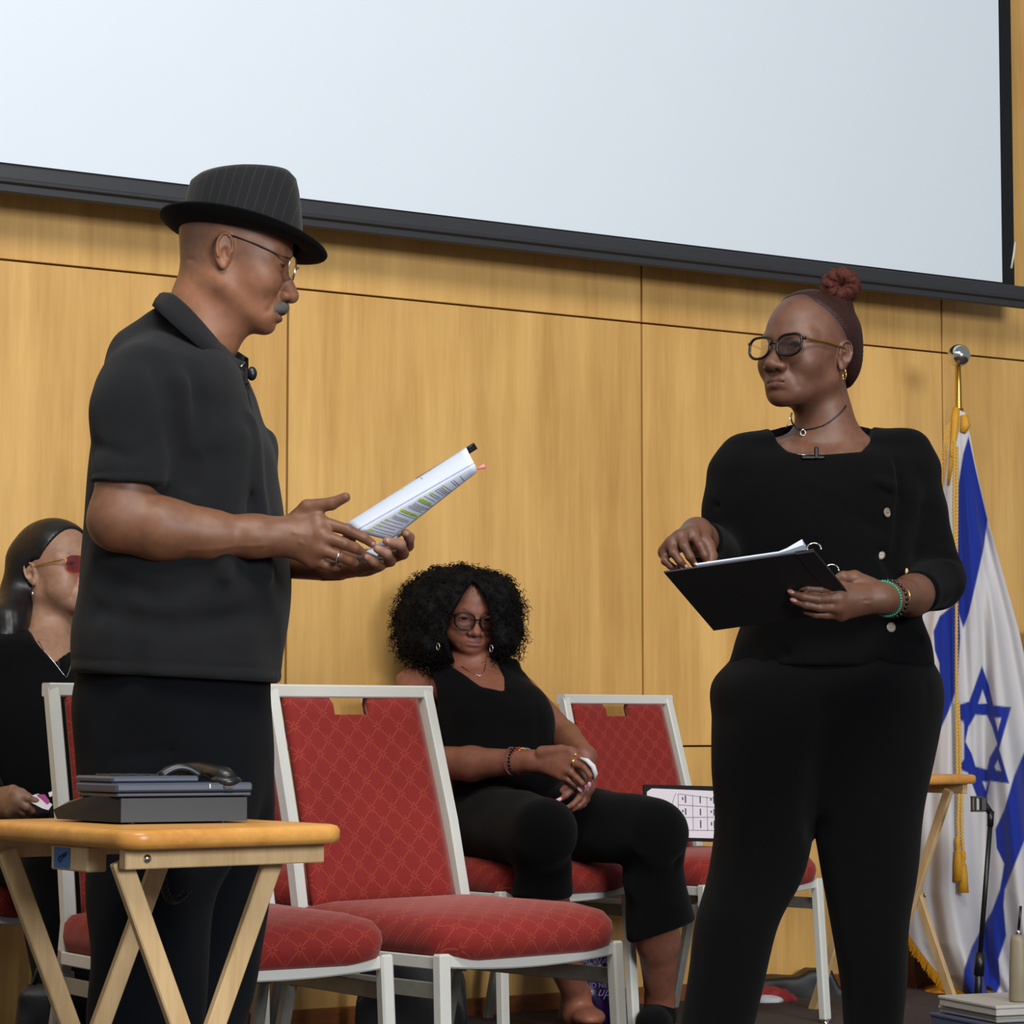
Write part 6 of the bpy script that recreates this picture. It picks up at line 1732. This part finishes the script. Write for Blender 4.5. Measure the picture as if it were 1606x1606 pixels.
    g_.tube([S(1512, 652, -.035), S(1514, 668, -.04), S(1510, 678, -.04)], [.012, .015, .009], 10)
    g_.sph(S(1494, 714, -.04), (.010, .01, .012), 10)
    g_.build('gold_bow', M['fringe'], fl_, smooth=True)
    cords = (((1501, 700), (1500, 900), (1500, 1100), (1501, 1222)), ((1497, 690), (1496, 800), (1499, 900)), ((1504, 1240), (1502, 1290), (1503, 1316)), ((1508, 1222), (1508, 1290), (1510, 1336)), ((1503, 1100), (1505, 1160), (1506, 1225)))
    for c in cords:
        c3 = [S(u, v, -.095) for u, v in c]; m = MB()
        for ph in (0, pi):
            pts = []
            for k in range(len(c3)-1):
                n_ = max(2, int(np.linalg.norm(c3[k+1]-c3[k])/.004))
                for i in range(n_):
                    q = c3[k] + (c3[k+1]-c3[k])*i/n_; a_ = q[2]*300 + ph; pts.append(q + .0026*np.array([cos(a_), sin(a_), 0]))
            m.tube(pts, .0030, 6)
        m.build('cord', M['cord'], fl_, smooth=True)
    for (u, v0_, v1_) in ((1502, 1312, 1382), (1510, 1332, 1400)):
        t_ = MB(); a_ = S(u, v0_, -.10); L = a_[2] - S(u, v1_, -.10)[2]
        t_.lathe([(.003, 0), (.008, -.010), (.0085, -.028), (.006, -.036), (.010, -.046), (.0135, -L*.6), (.0150, -L+.002), (.003, -L)], a_, n=18)
        for k in range(26):
            an = 2*pi*k/26; t_.tube([a_ + np.array([.009*cos(an), .009*sin(an), -.044]), a_ + np.array([.0148*cos(an), .0148*sin(an), -L])], .0014, 4)
        t_.build('tassel', M['fringe'], fl_, smooth=True)
    return fl_
build_flag()

# dark wooden plinth behind the flag, pale board beyond its right edge
a0, a1 = S_ = (wcoord(wall_hit(1395, 1560)), wcoord(wall_hit(1512, 1560)))
pl = empty('wooden_plinth', wpt((a0+a1)/2, 0, .14), 'low dark brown wooden plinth against the wall behind the flag', 'plinth')
MB().box(wpt((a0+a1)/2, .075, .07), (a1-a0, .10, .15), (WD, -WN, (0, 0, 1)), .004).build('body', M['darkwood'], pl)
MB().box(wpt((a0+a1)/2, .156, .07), (a1-a0+.02, .11, .012), (WD, -WN, (0, 0, 1)), .003).build('top', M['darkwood'], pl)
q0, q1 = wcoord(wall_hit(1590, 990)), wcoord(wall_hit(1690, 990)); zt2 = ray_plane(1600, 984.5, W0 + WN*.08, WN)[2]
bd = empty('display_board', wpt((q0+q1)/2, 0, .08), 'pale grey display board with a white frame beside the flag at the right edge', 'board')
MB().box(wpt((q0+q1)/2, zt2/2, .07), (q1-q0-.04, .015, zt2-.05), (WD, -WN, (0, 0, 1)), .002).build('panel', M['greybag'], bd)
for (a, b, c, d) in ((q0, q1, zt2-.022, zt2), (q0, q1, .02, .045), (q0, q0+.022, .02, zt2), (q1-.022, q1, .02, zt2)):
    MB().box(wpt((a+b)/2, (c+d)/2, .08), (b-a, .03, d-c), (WD, -WN, (0, 0, 1)), .003).build('frame', M['whitemetal'], bd)

# ------------------------------------------------------------- microphone stand
def build_micstand():
    Y = 7.30; S = lambda u, v, d=0.0: P(u, v, Y+d)
    b0 = S(1532, 1590); root = empty('microphone_stand', (b0[0], Y, 0), 'black microphone stand without a microphone in front of the flag', 'microphone stand')
    MB().cyl((b0[0], Y, .02), S(1536, 1500), .0105, 14).build('lower_tube', M['black_plastic'], root, smooth=True)
    MB().cyl(S(1535, 1530), S(1538, 1494), .0135, 16).build('clutch', M['black_plastic'], root, smooth=True)
    MB().cyl(S(1537, 1500), S(1553, 1294), .0068, 14).build('upper_tube', M['black_plastic'], root, smooth=True)
    b = MB(); b.tube([S(1553, 1296), S(1554, 1272)], [.0085, .0095], 14); b.tube([S(1554, 1276), S(1545, 1262), S(1540, 1261)], [.009, .0085, .008], 12)
    b.build('swivel', M['black_plastic'], root, smooth=True)
    b = MB(); c = S(1536, 1261)
    b.box(c + np.array([.010, 0, 0]), (.018, .028, .040), bev=.003)
    for z in (-.0185, .0185): b.box(c + np.array([-.006, 0, z]), (.034, .026, .005), bev=.001)
    for x in (-.020, -.011): b.box(c + np.array([x, 0, 0]), (.004, .026, .040), bev=.001)
    b.build('clip', M['black_plastic'], root)
    b = MB(); b.lathe([(.085, 0.001), (.09, .008), (.08, .018), (.03, .026), (.014, .035)], (b0[0], Y, 0), n=36); b.build('base', M['black_plastic'], root, smooth=True)
build_micstand()
# ------------------------------------------------------------- stacked boxes, bottle
def build_boxes():
    Y = 6.75; S = lambda u, v, d=0.0: P(u, v, Y+d)
    x1 = unit(np.array([.93, .36, 0])); y1 = np.array([-x1[1], x1[0], 0])
    c0 = S(1567, 1606); c0 = np.array([c0[0], Y, 0])
    zz = [0, .030, .058, .085]
    k = (CH - 0)
    def zat(v): return S(1570, v)[2]
    tops = [zat(1606)-.0, zat(1604), zat(1592.5)-.001, zat(1590), zat(1578)]
    specs = [('flat_box', -.02, .03, zat(1630), zat(1607), 'bluebox', 'blue grey flat box under the white box by the right edge'),
             ('flat_box', .0, .02, zat(1606), zat(1594.5), 'boxwhite', 'lower of the two white flat boxes stacked at the right edge'),
             ('flat_box', -.012, .0, zat(1594), zat(1577), 'boxwhite', 'top white flat box of the stack, with the beige bottle on it')]
    ztop0 = zat(1631)
    M['bluebox'] = simple('blue_grey_card', '47506A', 0.6)
    cr = empty('storage_crate', c0 + y1*.15 + x1*.16, 'dark grey low crate under the flat boxes at the lower right corner', 'crate')
    MB().box(c0 + x1*.165 + y1*.15 + np.array([0, 0, ztop0/2]), (.33, .30, ztop0), (x1, y1, (0, 0, 1)), .004).build('body', M['galv'], cr)
    MB().box(c0 + x1*.165 + y1*.15 + np.array([0, 0, ztop0-.012]), (.345, .315, .018), (x1, y1, (0, 0, 1)), .004).build('rim', M['galv'], cr)
    for (nm, dx, dy, za, zb, mt, lb) in specs:
        r_ = empty(nm, c0 + x1*(.16+dx) + y1*(.14+dy) + np.array([0, 0, za]), lb, 'box', 'flat boxes stacked at the right edge')
        MB().box(c0 + x1*(.16+dx) + y1*(.14+dy) + np.array([0, 0, (za+zb)/2 - .002]), (.31, .28, zb-za-.004), (x1, y1, (0, 0, 1)), .002).build('tray', M[mt], r_)
        MB().box(c0 + x1*(.16+dx) + y1*(.14+dy) + np.array([0, 0, zb-.005]), (.316, .286, .0085), (x1, y1, (0, 0, 1)), .002).build('lid', M[mt], r_)
    zt3 = zat(1577)
    bp = S(1599, 1572, .10); bz = zt3
    h = S(1599, 1466, .10)[2] - bz
    bt = empty('bottle', (bp[0], bp[1], bz), 'tall beige bottle with a dark straw standing on the stacked white boxes', 'bottle')
    MB().lathe([(.024, .0), (.0265, .004), (.0245, h*.5), (.0215, h*.9), (.0185, h*.985), (.012, h)], (bp[0], bp[1], bz), n=28).build('body', M['beige'], bt, smooth=True)
    MB().lathe([(.007, h-.002), (.0075, h+.008), (.005, h+.012)], (bp[0], bp[1], bz), n=14).build('neck', M['silver'], bt, smooth=True)
    MB().cyl((bp[0], bp[1], bz+h+.008), S(1601, 1421, .10), .0036, 12).build('straw', M['black_plastic'], bt, smooth=True)
build_boxes()

# ------------------------------------------------------------- open binder standing on chair R's seat
def build_page_binder():
    Y = 7.12; S = lambda u, v, d=0.0: P(u, v, Y+d)
    TL, TR, BL, BR = S(1009, 1231, .05), S(1128, 1234, .20), S(1010, 1317, -.03), S(1130, 1320, .12)
    n_ = unit(np.cross(TR-TL, BL-TL)); n_ = n_ if n_[1] < 0 else -n_
    root = empty('open_binder', (BL+BR)/2, 'open black binder with a printed table page, standing on the red chair by the wall', 'binder')
    MB().slab([TL, TR, BR, BL], .006, n_).build('cover', M['binder'], root)
    q = lambda s_, t_, o=.0055: (TL*(1-s_) + TR*s_)*(1-t_) + (BL*(1-s_) + BR*s_)*t_ + n_*o
    MB().slab([q(.03, .14), q(.09, .08), q(.98, .10), q(.98, .96), q(.03, .96)], .003, n_).build('page', M['pagewarm'], root)
    L = MB(); o = .0075
    def ln(a, b, w_=.0006): L.tube([q(*a, o), q(*b, o)], w_, 4)
    for s_ in (.43, .62, .81): ln((s_, .17+.1*(s_-.43)), (s_, .83))
    for t0, t1 in ((.17, .24), (.37, .40), (.60, .58), (.83, .82)): ln((.43, t0), (.93, t1))
    L.tube([q(.40-.055*sin(pi*k/8)**.8, .16+.67*k/8, o) for k in range(9)], .0006, 4)
    L.build('table_lines', M['print'], root)
    T_ = MB()
    for s_ in (.525, .72, .90):
        for t_ in ((.20, .33), (.43, .55), (.64, .78)):
            T_.slab([q(s_-.008, t_[0], o), q(s_+.008, t_[0], o), q(s_+.008, t_[1], o), q(s_-.008, t_[1], o)], .0006, n_)
            if s_ != .72: T_.slab([q(s_-.045, t_[0]+.03, o), q(s_-.028, t_[0]+.03, o), q(s_-.028, t_[1]-.05, o), q(s_-.045, t_[1]-.05, o)], .0006, n_)
    T_.slab([q(.305, .38, o), q(.33, .38, o), q(.33, .58, o), q(.305, .58, o)], .0006, n_)
    T_.build('printed_words', M['print'], root)
build_page_binder()

# ------------------------------------------------------------- bags on the floor
def soft(name, mat, parent, c, r, lumps, h=.007, flat=.006, k=.03, extra=None):
    def f(p):
        d = rbox(p, c, r, min(r)*.45)
        for (o, rr) in lumps: d = smin(d, ell(p, np.array(c)+np.array(o), rr), k)
        d = d + wob(p, 38, .006, c[0]) + wob(p, 80, .002, 1)
        if extra: d = extra(p, d)
        return smax(d, flat - p[:, 2], .004)
    lo = np.array(c) - np.array(r) - .09; hi = np.array(c) + np.array(r) + .09; lo[2] = max(lo[2], -.01)
    return sculpt(name, f, lo, hi, h, mat, parent)
def build_bags():
    # upright black bag behind the front chairs
    Y = 6.05; S = lambda u, v, d=0.0: P(u, v, Y+d)
    c = S(655, 1560); r0 = empty('black_bag', (c[0], Y, 0), 'black cloth bag with a silver hook on the floor behind the front red chair', 'bag')
    l = S(560, 1500)[0]; r_ = S(735, 1500)[0]
    def bag(p):
        z = p[:, 2]; top = S(0, 1462)[2]
        hw = (r_-l)/2*(1.02 - .12*np.clip(z/top, 0, 1)); x = (p[:, 0]-(l+r_)/2)
        d = np.maximum(np.abs(x)-hw, np.abs(p[:, 1]-Y)-.11*(1-.35*np.clip(z/top, 0, 1)))
        sl = (p[:, 2]-top) + .9*np.maximum(0, x-.02)
        d = smax(d, sl*.75, .03); d = d + wob(p, 30, .006) + crease(p, [S(610, 1480, -.1), S(625, 1606, -.12)], .02, .008) + crease(p, [S(700, 1530, -.1), S(735, 1600, -.1)], .02, -.008)
        return smax(d, .005-p[:, 2], .004)
    sculpt('bag_body', bag, (l-.06, Y-.2, -.01), (r_+.06, Y+.2, .42), .008, M['black_leather'], r0)
    MB().tube([S(700, 1513, -.13), S(704, 1524, -.14), S(710, 1528, -.14), (S(716, 1522, -.14)), S(716, 1512, -.14), S(713, 1504, -.13)], .0022, 7).build('hook', M['silver'], r0, smooth=True)
    MB().tube([S(570, 1480, -.08), S(600, 1440, -.1), S(660, 1440, -.1), S(690, 1490, -.1)], .007, 8).build('handle', M['black_leather'], r0, smooth=True)
    # purple bag with lettering
    Y2 = 7.14; S2 = lambda u, v, d=0.0: P(u, v, Y2+d)
    c = S2(945, 1540); rp = empty('purple_bag', (c[0], Y2, 0), 'shiny purple and black bag with lilac lettering on the floor between the seated woman’s feet', 'bag')
    a, b = S2(890, 1500)[0], S2(957, 1500)[0]; zt4 = S2(0, 1462)[2]
    soft('bag_body', M['purple'], rp, ((a+b)/2, Y2, zt4/2), ((b-a)/2, .045, zt4/2), [((.0, -.03, -.05), (.06, .05, .08))], .006, k=.05)
    def txt(body, u, v, size, it, mat):
        cu = bpy.data.curves.new('lettering', 'FONT'); cu.body = body; cu.size = size; cu.extrude = .0006; cu.shear = it; cu.align_x = 'LEFT'
        o = bpy.data.objects.new('lettering', cu); COL.objects.link(o); o.data.materials.append(mat)
        q = S2(u, v, -.085); o.parent = rp; o.location = tuple(q - np.array(rp.location)); o.rotation_euler = (pi/2, 0, 0)
        bpy.context.view_layer.update(); me = bpy.data.meshes.new_from_object(o.evaluated_get(bpy.context.evaluated_depsgraph_get())); m2 = bpy.data.objects.new('lettering', me); COL.objects.link(m2); m2.parent = rp; m2.location = o.location; m2.rotation_euler = o.rotation_euler; bpy.data.objects.remove(o); return m2
    txt('ALWAYS', 913, 1512, .0235, 0, M['purple_print']); txt('pray', 924, 1526, .036, .45, M['purple_print'])
    txt('AND NEVER', 911, 1549, .0185, 0, M['purple_print']); txt('give up', 896, 1562, .036, .45, M['purple_print'])
    # black bag with a red and white cloth, by the wall
    Y3 = 7.93; S3 = lambda u, v, d=0.0: P(u, v, Y3+d)
    c = S3(1265, 1550); rk = empty('black_bag', (c[0], Y3, 0), 'slumped black bag on the floor by the wall, behind the far tray table', 'bag')
    l, r_ = S3(1140, 1550)[0], S3(1400, 1550)[0]
    def slump(p):
        x = p[:, 0]; top = np.interp(x, [l, S3(1190, 0)[0], S3(1235, 0)[0], S3(1252, 0)[0], S3(1288, 0)[0], S3(1300, 0)[0], r_], [.06, S3(0, 1530)[2], S3(0, 1530)[2], S3(0, 1519)[2], S3(0, 1519)[2], S3(0, 1548)[2], S3(0, 1550)[2]]).astype(np.float32)
        d = np.maximum(np.abs(x-(l+r_)/2)-(r_-l)/2, np.abs(p[:, 1]-Y3)-.065); d = smax(d, (p[:, 2]-top)*.8, .02)
        return smax(d + wob(p, 40, .006), .004-p[:, 2], .004)
    sculpt('bag_body', slump, (l-.04, Y3-.14, -.01), (r_+.04, Y3+.14, .18), .007, M['black_leather'], rk)
    rc = empty('printed_cloth', S3(1205, 1572, -.15), 'crumpled red and white cloth on the floor in front of the slumped black bag', 'cloth')
    def cloth(p, o=0): 
        return smax(smin(ell(p, S3(1192, 1561, -.15), (.075, .045, .028)), ell(p, S3(1222, 1566, -.15), (.05, .04, .020)), .02) + wob(p, 110, .005), .002-p[:, 2], .003)
    cc = S3(1205, 1565, -.15)
    sculpt('red_part', cloth, cc-np.array([.15, .08, .1]), cc+np.array([.12, .08, .06]), .004, M['redcloth'], rc)
    sculpt('white_part', lambda p: smax(ell(p, S3(1202, 1569, -.19), (.05, .03, .016)) + wob(p, 120, .003), .002-p[:, 2], .003), cc-np.array([.15, .12, .1]), cc+np.array([.12, .06, .06]), .004, M['tissue'], rc)
    # dark bag at the lower left
    Y4 = 5.45; S4 = lambda u, v, d=0.0: P(u, v, Y4+d)
    c = S4(66, 1600); rb_ = empty('handbag', (c[0], Y4, 0), 'dark handbag under the seated woman, between the foreground table legs at the left', 'bag')
    zt5 = S4(0, 1545)[2]
    soft('bag_body', M['black_leather'], rb_, (c[0], Y4, zt5/2), (S4(100, 1600)[0]-c[0], .07, zt5/2), [((.02, 0, .05), (.04, .05, .05))], .007)
    MB().tube([S4(50, 1555), S4(60, 1520), S4(76, 1515), S4(88, 1550)], .005, 8).build('handle', M['black_leather'], rb_, smooth=True)
build_bags()
print('script time %.1f' % (time.time() - T0))
tt_ = sum(len(o.data.polygons) for o in bpy.data.objects if o.type == 'MESH'); print('polygons', tt_)
